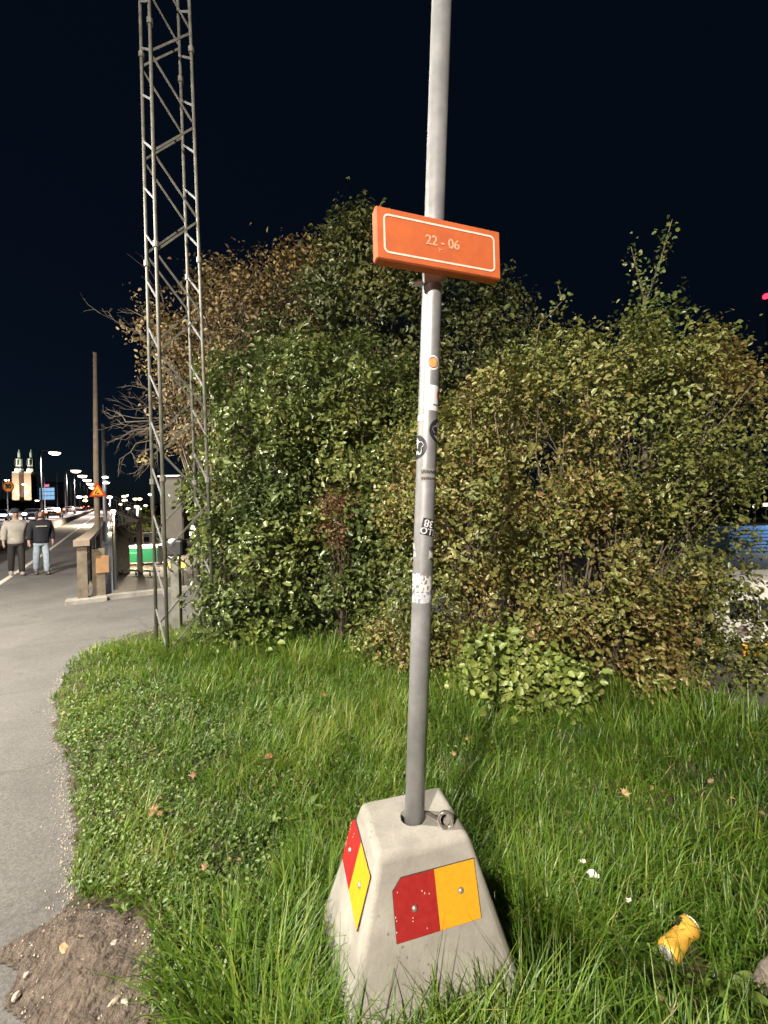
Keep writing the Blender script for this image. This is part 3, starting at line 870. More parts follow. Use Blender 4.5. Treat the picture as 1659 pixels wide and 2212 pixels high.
def blades(P, length, lean, az, width, var, curl):
    n = len(P)
    lev = 4
    c = P.copy()
    V = []
    d = np.stack([np.cos(az), np.sin(az), np.zeros(n)], -1)
    wd = np.stack([-np.sin(az), np.cos(az), np.zeros(n)], -1)
    ws = [1.0, 0.85, 0.55, 0.08]
    ang = lean.copy()
    for k in range(lev):
        V.append(c - wd * (width * ws[k] / 2)[:, None]); V.append(c + wd * (width * ws[k] / 2)[:, None])
        c = c + (d * np.sin(ang)[:, None] + np.array([0, 0, 1.0]) * np.cos(ang)[:, None]) * (length / (lev - 1))[:, None]
        ang = ang + curl
    V = np.stack(V, 1).reshape(-1, 3)
    b_ = np.arange(n)[:, None] * 8
    q = np.concatenate([b_ + np.array([2*k, 2*k+1, 2*k+3, 2*k+2]) for k in range(lev - 1)], 1).reshape(-1)
    return V, q, np.repeat(var, 8)


def grass_obj(name, n, region, dens, lenf, label, seed):
    x0, x1, y0, y1 = region
    xs = rng.uniform(x0, x1, n); ys = rng.uniform(y0, y1, n)
    P2 = np.stack([xs, ys], -1)
    # ragged edge against the path
    jit = np.stack([vnoise(xs, ys, 21, 9), vnoise(xs, ys, 22, 9)], -1) * 0.10 - 0.05
    ok = in_poly(P2 + jit, GRASS)
    s_, t_ = st(P2); ok &= t_ < 5.0
    rel = P2 - BC; a_, b_ = rel @ BU, rel @ BV
    ok &= ~((np.abs(a_) < 0.268) & (np.abs(b_) < 0.235))
    ok &= rng.random(n) < dens(xs, ys)
    cxy = gr(1468, 2030, 0.08)[:2]; ok &= np.hypot(xs - cxy[0] + 0.01, ys - cxy[1] + 0.03) > 0.06
    xs, ys = xs[ok], ys[ok]
    return xs, ys


dist = lambda x, y: np.hypot(x, y)
xs, ys = grass_obj('g', 330000, (-3.7, 4.6, 0.55, 5.9), lambda x, y: np.minimum(1, (1.75 / np.maximum(dist(x, y), 0.8)) ** 1.15) * np.where(np.abs(x) > 1.0 * y + 0.7, 0.0, 1.0), None, None, 0)
n = len(xs)
# distance to the path side edge makes the margin short
E_ = np.array(EDGE + DIRT_R)
de = np.min(np.hypot(xs[:, None] - E_[None, :, 0], ys[:, None] - E_[None, :, 1]), axis=1)
blk = np.hypot(xs - BC[0], ys - BC[1])
patch = vnoise(xs, ys, 31, 1.6); patch2 = vnoise(xs, ys, 32, 4.0)
leng = (0.055 + 0.10 * np.clip(de / 0.9, 0, 1)) * (0.6 + 0.9 * patch) * rng.uniform(0.5, 1.35, n)
tus = vnoise(xs, ys, 51, 7.5)
leng *= 0.42 + 0.9 * tus
leng *= 1 + 0.9 * np.exp(-(blk / 0.55) ** 2) + 0.5 * np.clip((ys - 3.6) / 0.8, 0, 1)
leng *= np.where((xs > 0.5) & (ys < 1.6), 1.1, 1.0)
under = np.clip((ys - np.interp(xs, [-1.6, -0.2, 0.4, 1.0, 2.6], [4.5, 4.3, 3.7, 3.2, 3.0])) / 0.3, 0, 1)
leng *= 1 - 0.75 * under
flow = vnoise(xs, ys, 33, 1.1) * 9 + rng.normal(0, 1.7, n)
lean = np.abs(rng.normal(0.4, 0.35, n)); curl = np.abs(rng.normal(0.5, 0.33, n))
wid = rng.uniform(0.0028, 0.0058, n) * (1 + 0.35 * np.clip(dist(xs, ys) - 2, 0, 2))
var = np.clip(0.10 + 0.42 * patch2 + 0.5 * (patch - 0.5) + 0.25 * tus + rng.normal(0, 0.17, n), 0, 0.94)
dry = rng.random(n) < 0.05; var[dry] = rng.uniform(0.93, 1.0, dry.sum())
P = np.stack([xs, ys, ground_z(xs, ys) - 0.004], -1)
V, q, vv = blades(P, leng, lean, flow, wid, var, curl)
me = mesh_from('grass', V, q, np.arange(3 * n) * 4, np.full(3 * n, 4), smooth=True, attrs={'var': vv})
g = link('grass', me, LM['grass']); tag(g, 'lush green verge grass around the concrete block', 'grass', None, 'stuff')

# long bent tussock blades round the block, at the tower foot and in the near corner
def tuft(cx, cy, n_, rad, l0, l1, lean0=0.55, az=None):
    a = rng.uniform(0, 2 * math.pi, n_); r_ = rad * np.sqrt(rng.random(n_))
    x = cx + r_ * np.cos(a); y = cy + r_ * np.sin(a)
    az_ = a + rng.normal(0, 0.7, n_) if az is None else rng.normal(az, 0.8, n_)
    return x, y, az_, rng.uniform(l0, l1, n_), np.abs(rng.normal(lean0, 0.25, n_))
X, Y_, AZ, LE, LN = [], [], [], [], []
tufts = [(-0.38, 1.12, 520, 0.20, .16, .34, .6, None), (-0.30, 0.92, 420, 0.18, .16, .32, .6, None), (0.05, 0.96, 330, 0.20, .10, .22, .5, None), (0.36, 1.10, 300, 0.15, .10, .24, .5, None),
         (-0.30, 1.45, 300, 0.16, .14, .30, .5, None), (-0.05, 1.02, 60, 0.12, .22, .32, .3, None), (0.25, 1.02, 60, 0.12, .22, .34, .35, None), (0.48, 1.38, 240, 0.14, .14, .28, .5, None), (-0.55, 1.3, 260, 0.2, .12, .26, .6, None),
         (-1.95, 4.15, 420, 0.33, .22, .42, .35, None), (-1.55, 4.2, 380, 0.3, .2, .4, .4, None), (-2.35, 4.3, 220, 0.25, .15, .3, .4, None), (0.75, 0.9, 300, 0.25, .12, .24, .6, None), (1.25, 1.2, 260, 0.25, .12, .24, .6, None),
         (-0.12, 0.94, 420, 0.16, .16, .34, .55, None), (0.12, 0.92, 420, 0.18, .16, .32, .55, None), (0.34, 0.98, 320, 0.15, .16, .32, .5, None), (0.02, 1.06, 90, 0.16, .2, .36, .4, None), (0.3, 1.08, 70, 0.12, .2, .34, .4, None), (0.5, 2.7, 260, 0.35, .18, .32, .4, None), (2.0, 2.6, 300, 0.4, .2, .4, .4, None), (1.5, 2.5, 200, 0.3, .18, .3, .4, None), (-0.7, 4.0, 260, 0.5, .18, .34, .4, None)]
for p_ in EDGE[-3:] + DIRT_R[:6]:
    tufts.append((p_[0] + 0.05, p_[1] + 0.05, 150, 0.10, .02, .06, .6, None))
for (cx, cy, n_, rad, l0, l1, ln, az) in tufts:
    a = tuft(cx, cy, n_, rad, l0, l1, ln, az)
    X.append(a[0]); Y_.append(a[1]); AZ.append(a[2]); LE.append(a[3]); LN.append(a[4])
X, Y_, AZ, LE, LN = map(np.concatenate, (X, Y_, AZ, LE, LN))
rel = np.stack([X, Y_], -1) - BC
can_xy = gr(1468, 2030, 0.08)[:2]
ok = (np.hypot(X - can_xy[0] + 0.01, Y_ - can_xy[1] + 0.03) > 0.075) & ~((np.abs(rel @ BU) < 0.275) & (np.abs(rel @ BV) < 0.24)) & in_poly(np.stack([X, Y_], -1), GRASS)
X, Y_, AZ, LE, LN = X[ok], Y_[ok], AZ[ok], LE[ok], LN[ok]
n = len(X)
P = np.stack([X, Y_, ground_z(X, Y_) - 0.004], -1)
V, q, vv = blades(P, LE, LN, AZ, rng.uniform(0.0035, 0.0075, n), np.clip(rng.normal(0.5, 0.2, n), 0, 0.97), np.abs(rng.normal(0.38, 0.2, n)))
me = mesh_from('tall_grass', V, q, np.arange(3 * n) * 4, np.full(3 * n, 4), smooth=True, attrs={'var': vv})
tag(link('tall_grass', me, LM['grass']), 'longer arching grass tussocks beside the block and tower foot', 'grass', None, 'stuff')

# small creeping leaves in the turf near the path
n = 16000
xs, ys = grass_obj('c', n * 3, (-2.6, 1.2, 0.6, 4.2), lambda x, y: np.where(x < 0.2 + 0.0 * y, 0.8, 0.25) * np.where(np.abs(x) > 1.0 * y + 0.5, 0, 1), None, None, 0)
n = len(xs)
P = np.stack([xs, ys, ground_z(xs, ys) + rng.uniform(0.01, 0.05, n)], -1)
me = leaves_mesh('ground_leaves', P, unit(n) * 0.5 + np.array([0, 0, 1.0]), unit(n), rng.uniform(0.010, 0.024, n), np.full(n, 0.8), np.clip(0.7 * vnoise(xs, ys, 40, 2.5) + 0.4 * rng.random(n), 0, 1))
tag(link('ground_leaves', me, LM['clover']), 'tiny clover-like leaves mixed into the turf', 'ground cover', None, 'stuff')

# ================================================================== SIGN POLE
PB = at(895.5, 1765, 1.333); PT = at(956, -60, 1.333)
PW = (PT - PB); PLEN = np.linalg.norm(PW); PW = PW / PLEN
PE2 = np.array([0, -1.0, 0]); PE2 -= PW * (PE2 @ PW); PE2 /= np.linalg.norm(PE2)
PE1 = np.cross(PW, PE2) * -1.0
if PE1[0] < 0: PE1 = -PE1
PR = 0.0325
PXM = 660.0   # px per metre at the pole
post = thing('sign_post', 'leaning galvanised sign pole with stickers and an orange number sign', 'sign post', PB - PW * 0.25)
MB().tube([PB - PW * 0.25, PB + PW * 0.6, PB + PW * 1.4, PB + PW * (PLEN + 0.5)], PR, 32).build('pole', M['galv'], post, smooth=True)


def axis_px(y): return 895.5 + (1765 - y) * (60.5 / 1825.0)


def wrap(a, h, lift):
    a = np.asarray(a, float); h = np.asarray(h, float)
    th = a / PR
    return PB + h[:, None] * PW + (PR + lift) * (np.sin(th)[:, None] * PE1 + np.cos(th)[:, None] * PE2)


def arc(x, y):
    """picture point on the pole -> arc length from its front line, height"""
    u = np.clip((x - axis_px(y)) / (PR * PXM), -0.98, 0.98)
    return math.asin(u) * PR, (1765 - y) / PXM * 1.0


def st_rect(name, a0, h0, w, hgt, m, parent, lift, tilt=0.0, nx=10, ny=6, ragged=0.0):
    gx, gy = np.meshgrid(np.linspace(-w/2, w/2, nx + 1), np.linspace(-hgt/2, hgt/2, ny + 1), indexing='ij')
    if ragged:
        gx = gx + rng.normal(size=gx.shape) * ragged; gy = gy + rng.normal(size=gy.shape) * ragged
    c, s_ = math.cos(tilt), math.sin(tilt)
    A_ = a0 + gx * c - gy * s_; H_ = h0 + gx * s_ + gy * c
    V = wrap(A_.ravel(), H_.ravel(), lift)
    F = [(i*(ny+1)+j, (i+1)*(ny+1)+j, (i+1)*(ny+1)+j+1, i*(ny+1)+j+1) for i in range(nx) for j in range(ny) if not (ragged and random.random() < 0.18)]
    b = MB(); b.add(V, F)
    return b.build(name, m, parent, smooth=True)


def st_disc(name, a0, h0, r0, r1, m, parent, lift, a_from=0, a_to=2 * math.pi, seg=28, rings=4):
    V = []; F = []
    A_ = []; H_ = []
    for i in range(rings + 1):
        r_ = r0 + (r1 - r0) * i / rings
        for k in range(seg + 1):
            a = a_from + (a_to - a_from) * k / seg
            A_.append(a0 + r_ * math.cos(a)); H_.append(h0 + r_ * math.sin(a))
    V = wrap(np.array(A_), np.array(H_), lift)
    for i in range(rings):
        for k in range(seg):
            F.append((i*(seg+1)+k, (i+1)*(seg+1)+k, (i+1)*(seg+1)+k+1, i*(seg+1)+k+1))
    b = MB(); b.add(V, F)
    return b.build(name, m, parent, smooth=True)


def text_verts(s, bold=0.0, size=1.0):
    cu = bpy.data.curves.new('lettering', 'FONT'); cu.body = s; cu.size = size; cu.align_x = 'CENTER'; cu.align_y = 'CENTER'
    cu.offset = bold; cu.resolution_u = 4
    o = bpy.data.objects.new('lettering', cu); COL.objects.link(o)
    bpy.context.view_layer.update()
    dg = bpy.context.evaluated_depsgraph_get()
    me = o.evaluated_get(dg).to_mesh()
    V = np.array([v.co[:] for v in me.vertices]); F = [tuple(p.vertices) for p in me.polygons]
    o.evaluated_get(dg).to_mesh_clear()
    bpy.data.objects.remove(o); bpy.data.curves.remove(cu)
    return V, F


L1, L2 = 0.0006, 0.0010
# amber round badge
a, h = arc(933, 790)
s1 = st_disc('sticker', a, h, 0, 0.0235, M['st_white'], post, L1); s1['label'] = 'round pale sticker with an amber picture'
st_disc('sticker_print', a, h, 0, 0.0165, M['st_brown'], s1, L2)
st_disc('sticker_print', a, h, 0.0155, 0.0178, M['st_navy'], s1, L2 + 0.0002, rings=1)
# white label with a red half disc
a, h = arc(936, 864)
a = 0.014
s2 = st_rect('sticker', 0.018, h, 0.063, 0.081, M['st_white'], post, L1); s2['label'] = 'white rectangular label with a red disc at its edge'
st_disc('sticker_print', 0.0445, h + 0.012, 0, 0.018, M['st_red'], s2, L2)
for k in range(5):
    st_rect('sticker_print', a - 0.011 + (k % 2) * 0.001, h + 0.012 - k * 0.009, 0.004, 0.006, M['st_torn'], s2, L2, ny=1, nx=1)
st_rect('sticker_print', a + 0.008, h - 0.022, 0.018, 0.004, M['plate_back'], s2, L2, ny=1)
# plain white scrap on the left
a, h = arc(906, 906)
st_rect('sticker', a, h, 0.030, 0.017, M['st_white'], post, L1)
# two round black and white badges
for (x, y, sg) in ((947, 932, 1), (905, 968, -1)):
    a, h = arc(x, y)
    a = sg * 0.0415
    s3 = st_disc('sticker', a, h, 0, 0.039, M['st_black'], post, L1); s3['label'] = 'round black sticker with white jagged emblem'
    r_ = np.random.default_rng(60 + sg)
    V = [(a, h)]
    for k in range(28):
        q_ = 2 * math.pi * k / 28
        rr_ = 0.031 * (0.62 + 0.36 * abs(math.sin(2.5 * q_ + 0.5)) * r_.uniform(0.7, 1.1))
        V.append((a + rr_ * math.cos(q_), h + rr_ * math.sin(q_)))
    V = np.array(V)
    b = MB(); b.add(wrap(V[:, 0], V[:, 1], L2), [(0, 1 + k, 1 + (k + 1) % 28) for k in range(28)]); b.build('sticker_print', M['st_white'], s3)
    for (dx, dy, rr_) in ((-0.010, 0.006, 0.004), (0.009, 0.008, 0.0045), (0.001, -0.008, 0.005), (-0.013, -0.010, 0.003), (0.014, -0.006, 0.003), (-0.002, 0.017, 0.003)):
        st_disc('sticker_print', a + dx, h + dy, 0, rr_, M['st_black'], s3, L2 + 0.0003, seg=8, rings=1)
# dark printed lettering band
a, h = arc(927, 1027)
a = 0.0085
s4 = st_rect('sticker', a, h, 0.060, 0.040, mat('sticker_clear', (0.27, 0.265, 0.26), 0.5, var=0.15, scale=60), post, L1)
for row, hh, ht in ((0, 0.009, 0.014), (1, -0.012, 0.010)):
    x = -0.027
    while x < 0.026:
        w_ = random.uniform(0.003, 0.006)
        st_rect('sticker_print', a + x + w_/2, h + hh, w_ * 0.75, ht * random.uniform(0.7, 1.0), M['plate_back'], s4, L2, tilt=random.uniform(-0.3, 0.3), nx=2, ny=1)
        x += w_
# black sticker stuck on upside down
a, h = arc(929, 1139)
a = 0.020
s5 = st_rect('sticker', a, h, 0.064, 0.054, M['st_black'], post, L1, tilt=-0.20); s5['label'] = 'black sticker with white letters stuck on upside down'
for (txt, hh, sz) in (('L.38', 0.0125, 0.033), ('ULLO', -0.0125, 0.028)):
    V, F = text_verts(txt, 0.02, 1.0)
    V = V * sz
    V2 = -V[:, :2]          # upside down
    c, s_ = math.cos(-0.20), math.sin(-0.20)
    gx = V2[:, 0] + 0.002; gy = V2[:, 1] + hh
    b = MB(); b.add(wrap(a + gx * c - gy * s_, h + gx * s_ + gy * c, L2), F)
    b.build('lettering', M['st_white'], s5)
# torn remains
for (x, y, w_, hh, m_) in ((893, 1180, 0.02, 0.02, 'st_torn'), (895, 1196, 0.012, 0.016, 'st_torn'), (931, 1183, 0.022, 0.012, 'plate_back'), (932, 1207, 0.026, 0.010, 'plate_back'), (931, 1195, 0.026, 0.03, 'st_torn')):
    a, h = arc(x, y)
    st_rect('sticker_scrap', a, h, w_, hh, M[m_], post, L1 if m_ == 'st_torn' else L2, nx=4, ny=3, ragged=0.0015)
a, h = arc(914, 1258)
st_rect('sticker_scrap', a, h, 0.088, 0.052, M['st_torn'], post, L1, nx=16, ny=8, ragged=0.0018)
a, h = arc(913, 1288)
st_rect('sticker_scrap', a, h, 0.086, 0.032, mat('sticker_faded', (0.62, 0.66, 0.75), 0.6, col2=(0.4, 0.4, 0.42), scale=50), post, L1, nx=14, ny=5, ragged=0.0015)
a, h = arc(897, 1246)
st_rect('sticker_scrap', a, h, 0.03, 0.026, M['st_white'], post, L2, nx=6, ny=5, ragged=0.0015)

# the orange box sign
TL = at(811, 441, 1.185); TR = at(1080, 501, 1.315)
SE = TR - TL; SE[2] = 0; SWID = np.linalg.norm(SE); SE /= SWID
SN = np.array([SE[1], -SE[0], 0.0])           # faces the viewer
SU = np.array([0, 0, 1.0])
SHT = 0.155
SCEN = (TL + TR) / 2; SCEN[2] -= SHT / 2
SDEP = 0.037
sign = MB().box(SCEN - SN * SDEP / 2, (SWID, SDEP, SHT), [SE, -SN, SU], 0.004).build('sign_box', M['orange'], post)
# white rounded border line
bw, bh, br_, lw = SWID / 2 - 0.022, SHT / 2 - 0.0195, 0.017, 0.0058
def rrect(w_, h_, r_, n_=6):
    out = []
    for cx_, cy_, a0 in ((w_ - r_, h_ - r_, 0), (-w_ + r_, h_ - r_, 90), (-w_ + r_, -h_ + r_, 180), (w_ - r_, -h_ + r_, 270)):
        for k in range(n_ + 1):
            a = R(a0 + 90 * k / n_)
            out.append((cx_ + r_ * math.cos(a), cy_ + r_ * math.sin(a)))
    return out
o1 = rrect(bw, bh, br_); o2 = rrect(bw - lw, bh - lw, br_ - lw)
V = [SCEN + SE * p[0] + SU * p[1] + SN * 0.0012 for p in o1] + [SCEN + SE * p[0] + SU * p[1] + SN * 0.0012 for p in o2]
n = len(o1)
b = MB(); b.add(V, [(i, (i+1) % n, n + (i+1) % n, n + i) for i in range(n)]); b.build('border_line', M['sign_white'], sign)
V, F = text_verts('22 - 06', 0.022, 1.0)
V = V * 0.041
b = MB(); b.add([SCEN + SE * (v[0] * 0.98 + 0.004) + SU * (v[1] + 0.004) + SN * 0.0012 for v in V], F); b.build('lettering', M['sign_ink'], sign)
b = MB()
for (x0, y0, x1, y1) in ((-0.012, -0.014, -0.004, -0.02), (-0.004, -0.018, 0.003, -0.0165), (-0.006, -0.019, -0.009, -0.025)):
    p0 = SCEN + SE * x0 + SU * y0 + SN * 0.0008; p1 = SCEN + SE * x1 + SU * y1 + SN * 0.0008
    b.bar(p0, p1, 0.002, 0.0008, up=SN)
b.build('scratch', M['sign_ink'], sign)
# clamp behind it
pc = PB + PW * ((SCEN[2] - PB[2]) / PW[2])
MB().bar(pc - [0, 0, 0.086], pc + [0, 0, 0.086], 0.066, 0.066).build('clamp', M['galv'], sign)
MB().tube([pc + [-0.036, -0.02, -0.084], pc + [-0.07, -0.02, -0.088]], 0.007, 8).build('clamp_bolt', M['bolt'], sign)

# ================================================================== CONCRETE BLOCK
import bmesh
def blk_pt(a_, b_, z): return np.array([*(BC + a_ * BU + b_ * BV), z])
TOPA, TOPB, BOTA, BOTB, BH = 0.147, 0.12, 0.298, 0.260, 0.5
block = thing('concrete_block', 'tapered pale concrete foundation block with red and yellow plates', 'concrete block', (BC[0], BC[1], -0.02))
bm = bmesh.new()
vs = [bm.verts.new(Vector(blk_pt(sx * (TOPA if k else BOTA + 0.0), sy * (TOPB if k else BOTB), BH if k else -0.02))) for k in (0, 1) for sx, sy in ((-1, -1), (1, -1), (1, 1), (-1, 1))]
for f in [(3, 2, 1, 0), (4, 5, 6, 7), (0, 1, 5, 4), (1, 2, 6, 5), (2, 3, 7, 6), (3, 0, 4, 7)]:
    bm.faces.new([vs[i] for i in f])
eds = [e for e in bm.edges if not all(v.co.z < 0 for v in e.verts)]
bmesh.ops.bevel(bm, geom=eds, offset=0.021, segments=5, profile=0.5, affect='EDGES')
bmesh.ops.translate(bm, verts=bm.verts, vec=-Vector((BC[0], BC[1], -0.02)))
me = bpy.data.meshes.new('block_body'); bm.to_mesh(me); bm.free()
body = link('block_body', me, M['concrete'], block)
cut = MB().tube([PB + [-0.006, 0.002, -0.22], PB + [-0.006, 0.002, 0.1]], 0.0415, 32).build('cutter', None)
md = body.modifiers.new('socket', 'BOOLEAN'); md.object = cut; md.operation = 'DIFFERENCE'; md.solver = 'EXACT'
bpy.context.view_layer.update()
dg = bpy.context.evaluated_depsgraph_get()
me2 = bpy.data.meshes.new_from_object(body.evaluated_get(dg))
body.modifiers.clear(); body.data = me2
me2.materials.clear(); me2.materials.append(M['concrete'])
bpy.data.objects.remove(cut)
sm = np.zeros(len(me2.polygons), bool); me2.polygons.foreach_get('use_smooth', sm)
for p in me2.polygons: p.use_smooth = p.area < 0.012 and len(p.vertices) <= 5


def face_frame(which):
    if which == 'front':
        along = np.array([*BU, 0]); b0, b1 = -TOPB, -BOTB
        top = lambda s_: np.array([*(BC + s_ * BU - TOPB * BV), BH]); bot = lambda s_: np.array([*(BC + s_ * BU - BOTB * BV), 0.0])
    else:
        along = np.array([*(-BV), 0])
        top = lambda s_: np.array([*(BC - TOPA * BU - s_ * BV), BH]); bot = lambda s_: np.array([*(BC - BOTA * BU - s_ * BV), 0.0])
    def P(s_, z): return bot(s_) + (top(s_) - bot(s_)) * (z / BH)
    up = top(0) - bot(0); up /= np.linalg.norm(up)
    n_ = np.cross(along, up)
    if n_[1] > 0 and which == 'front': n_ = -n_
    if n_[0] > 0 and which == 'left': n_ = -n_
    return P, along, up, n_


for which, s0, s1, z0, z1, lab in (('front', -0.112, 0.148, 0.298, 0.442, 'red and yellow plate on the face towards the viewer'), ('left', -0.150, 0.112, 0.296, 0.442, 'red and yellow plate on the left face')):
    Pf, al, up, nn = face_frame(which)
    c = Pf((s0 + s1) / 2, (z0 + z1) / 2); w_ = s1 - s0; h_ = (z1 - z0) / up[2]
    ch = 0.028
    poly = [(-w_/2, -h_/2), (w_/2, -h_/2), (w_/2, h_/2), (-w_/2 + ch, h_/2), (-w_/2, h_/2 - ch)]
    plate = MB().prism(poly, al, up, c + nn * 0.0005, nn * 0.003).build('marker_plate', M['plate_back'], block)
    plate['label'] = lab
    e_ = 0.001
    r_poly = [(-w_/2 + e_, -h_/2 + e_), (0, -h_/2 + e_), (0, h_/2 - e_), (-w_/2 + ch, h_/2 - e_), (-w_/2 + e_, h_/2 - ch)]
    y_poly = [(0.0005, -h_/2 + e_), (w_/2 - e_, -h_/2 + e_), (w_/2 - e_, h_/2 - e_), (0.0005, h_/2 - e_)]
    MB().prism(r_poly, al, up, c + nn * 0.003, nn * 0.0012).build('red_half', M['red'], plate)
    MB().prism(y_poly, al, up, c + nn * 0.003, nn * 0.0012).build('yellow_half', M['yellow'], plate)
    ax = [al, up, nn]
    for sx, zz in ((-w_ * 0.27, -0.004), (w_ * 0.29, 0.006)):
        MB().lathe([(0.0085, 0), (0.0085, 0.003), (0.006, 0.0065), (0.001, 0.0075)], c + al * sx + up * zz + nn * 0.004, 12, ax).build('bolt', M['bolt'], plate, smooth=True)
    b = MB()
    for k in range(16):
        ex = random.choice([(-w_/2 + random.uniform(0.002, 0.006), random.uniform(-h_/2, h_/2 - ch)), (random.uniform(-w_/2, 0), random.choice([-h_/2, h_/2]) + random.uniform(-0.003, 0.003)), (random.uniform(-w_/2, 0), random.uniform(-h_/2, h_/2) * 0.9)])
        if abs(ex[1]) > h_/2 - 0.002 or (ex[0] < -w_/2 + ch and ex[1] > h_/2 - ch): continue
        q = [(ex[0] + random.uniform(0.0008, 0.0022) * math.cos(t_), ex[1] + random.uniform(0.0008, 0.0035) * math.sin(t_)) for t_ in np.linspace(0, 2 * math.pi, 6)[:-1]]
        b.prism(q, al, up, c + nn * 0.0043, nn * 0.0003)
    b.build('paint_chips', M['chip'], plate)

# ring of the locking wedge lying by the pole
rc = at(962, 1758, 1.285); rc[2] = BH + 0.024
V = []; F = []
nu, nv = 24, 8
for i in range(nu):
    a = 2 * math.pi * i / nu
    for j in range(nv):
        c_ = 2 * math.pi * j / nv
        rr = 0.021 + 0.0055 * math.cos(c_)
        V.append(rc + np.array([rr * math.cos(a), 0.0055 * math.sin(c_) + 0.25 * rr * math.sin(a), rr * math.sin(a)]))
for i in range(nu):
    for j in range(nv):
        F.append((i*nv+j, ((i+1) % nu)*nv+j, ((i+1) % nu)*nv+(j+1) % nv, i*nv+(j+1) % nv))
b = MB(); b.add(V, F); rg = b.build('wedge_ring', M['clear'], block, smooth=True)
MB().bar(PB + [0.034, 0.012, 0.006], rc + [-0.018, 0.01, -0.012], 0.013, 0.006).build('wedge_arm', M['bolt'], block)

# ================================================================== LATTICE TOWER
TCX, TCY, TSD, TANG = -2.218, 4.4716, 0.4615, 0.7232
def tower_leg(i, z):
    k = 1 - 0.020 * z          # taper
    e1 = np.array([math.cos(TANG), math.sin(TANG)]); e2 = np.array([-math.sin(TANG), math.cos(TANG)])
    sx, sy = ((-1, -1), (1, -1), (1, 1), (-1, 1))[i]
    c = np.array([TCX - 0.006 * z, TCY + 0.0 * z])
    p = c + (e1 * sx + e2 * sy) * TSD / 2 * k
    return np.array([p[0], p[1], z])
tower = thing('lattice_tower', 'tall slim grey steel lattice tower standing in the grass', 'tower', (TCX, TCY, 0))
ZT = 8.6
for i in range(4):
    MB().tube([tower_leg(i, -0.05), tower_leg(i, ZT)], 0.018, 8).build('tower_leg', M['steel'], tower, smooth=True)
bay = 0.515
# bright zigzag braces on the two narrow-looking faces, x-braces on the wide ones
for (i, j, off) in ((3, 0, 0.10), (2, 1, 0.30)):
    z = off
    while z < ZT - bay:
        MB().bar(tower_leg(i, z + 0.40), tower_leg(j, z + 0.03), 0.011, 0.021).build('brace', M['galv'], tower)
        z += bay
for (i, j, off) in ((0, 1, 0.12), (3, 2, 0.30)):
    z = off; k = 0
    while z < ZT - bay:
        a, c = (i, j) if k % 2 == 0 else (j, i)
        MB().bar(tower_leg(a, z), tower_leg(c, z + bay * 0.95), 0.010, 0.019).build('brace', M['steel'], tower)
        z += bay; k += 1
for z in (1.9, 4.3, 6.6):
    for i in range(4):
        p = tower_leg(i, z)
        MB().tube([p - [0, 0, 0.03], p + [0, 0, 0.03]], 0.030, 8).build('leg_joint', M['steel'], tower)

# ================================================================== CABINET ON A POST behind the tower
cb = gr(383, 1360)
cb[2] = 0
cab = thing('utility_cabinet', 'grey utility cabinet on a steel post behind the lattice tower', 'cabinet', cb)
pX = cb + [0, 0, 0]
YC = cb[1]
zt, zb = at(378, 1032, YC)[2], at(378, 1165, YC)[2]
x0, x1 = at(353, 1090, YC)[0], at(402, 1090, YC)[0]
MB().box(((x0+x1)/2, YC, (zt+zb)/2), (x1-x0, 0.16, zt-zb), None, 0.006).build('cabinet_box', M['cab'], cab)
MB().box(((x0+x1)/2 - 0.002, YC - 0.01, zt + 0.014), (x1-x0 + 0.02, 0.20, 0.022), None, 0.004).build('cabinet_lid', M['white'], cab)
dr = MB().box(((x0+x1)/2, YC - 0.084, (zt+zb)/2), (x1-x0 - 0.03, 0.008, zt-zb - 0.04), None, 0.002).build('cabinet_door', M['cab'], cab)
MB().tube([((x0+x1)/2 - 0.1, YC - 0.088, (zt+zb)/2), ((x0+x1)/2 - 0.1, YC - 0.098, (zt+zb)/2)], 0.012, 10).build('lock', M['bolt'], dr)
MB().box((cb[0], YC, (zb - 0.02)/2), (0.115, 0.075, zb + 0.04), None, 0.004).build('post', M['steel'], cab)
MB().box(((x0+x1)/2 + 0.03, YC - 0.04, zb - 0.11), (0.22, 0.18, 0.2), None, 0.02).build('meter_box', M['dark'], cab)
MB().lathe([(0.05, 0), (0.05, 0.05), (0.02, 0.065)], ((x0+x1)/2 + 0.01, YC - 0.1, zb - 0.05), 14).build('meter_cap', M['white'], cab, smooth=True)
MB().tube([((x0+x1)/2 + 0.05, YC - 0.10, zb - 0.2), ((x0+x1)/2 - 0.07, YC - 0.12, zb - 0.28), ((x0+x1)/2 - 0.05, YC - 0.08, zb - 0.4), (cb[0] - 0.02, YC - 0.05, zb - 0.42)], 0.012, 7).build('cable', M['galv'], cab, smooth=True)

# ================================================================== SMALL THINGS ON THE GROUND
# crushed can
cp = gr(1468, 2030, 0.08)
d0 = at(1425, 2070, 1.33); d1 = at(1512, 1992, 1.45)
axd = d1 - d0; axd[2] = 0.035; axd /= np.linalg.norm(axd)
sx_ = np.cross(axd, [0, 0, 1]); sx_ /= np.linalg.norm(sx_); sz_ = np.cross(sx_, axd)
A = np.array([sx_, sz_ * -1, axd])
canc = np.array([cp[0], cp[1], float(ground_z(cp[:1], cp[1:2])[0]) + 0.046])
can = thing('drink_can', 'crushed yellow drink can lying in the grass at the right', 'can', canc)
prof = [(0.024, -0.078), (0.029, -0.074), (0.033, -0.062), (0.033, -0.03), (0.033, 0), (0.033, 0.03), (0.033, 0.052), (0.031, 0.062), (0.0275, 0.070)]
b = MB(); b.lathe(prof, canc, 28, A)
V = np.array(b.V) - canc
zz = V @ axd; ang = np.arctan2(V @ sz_, V @ sx_)
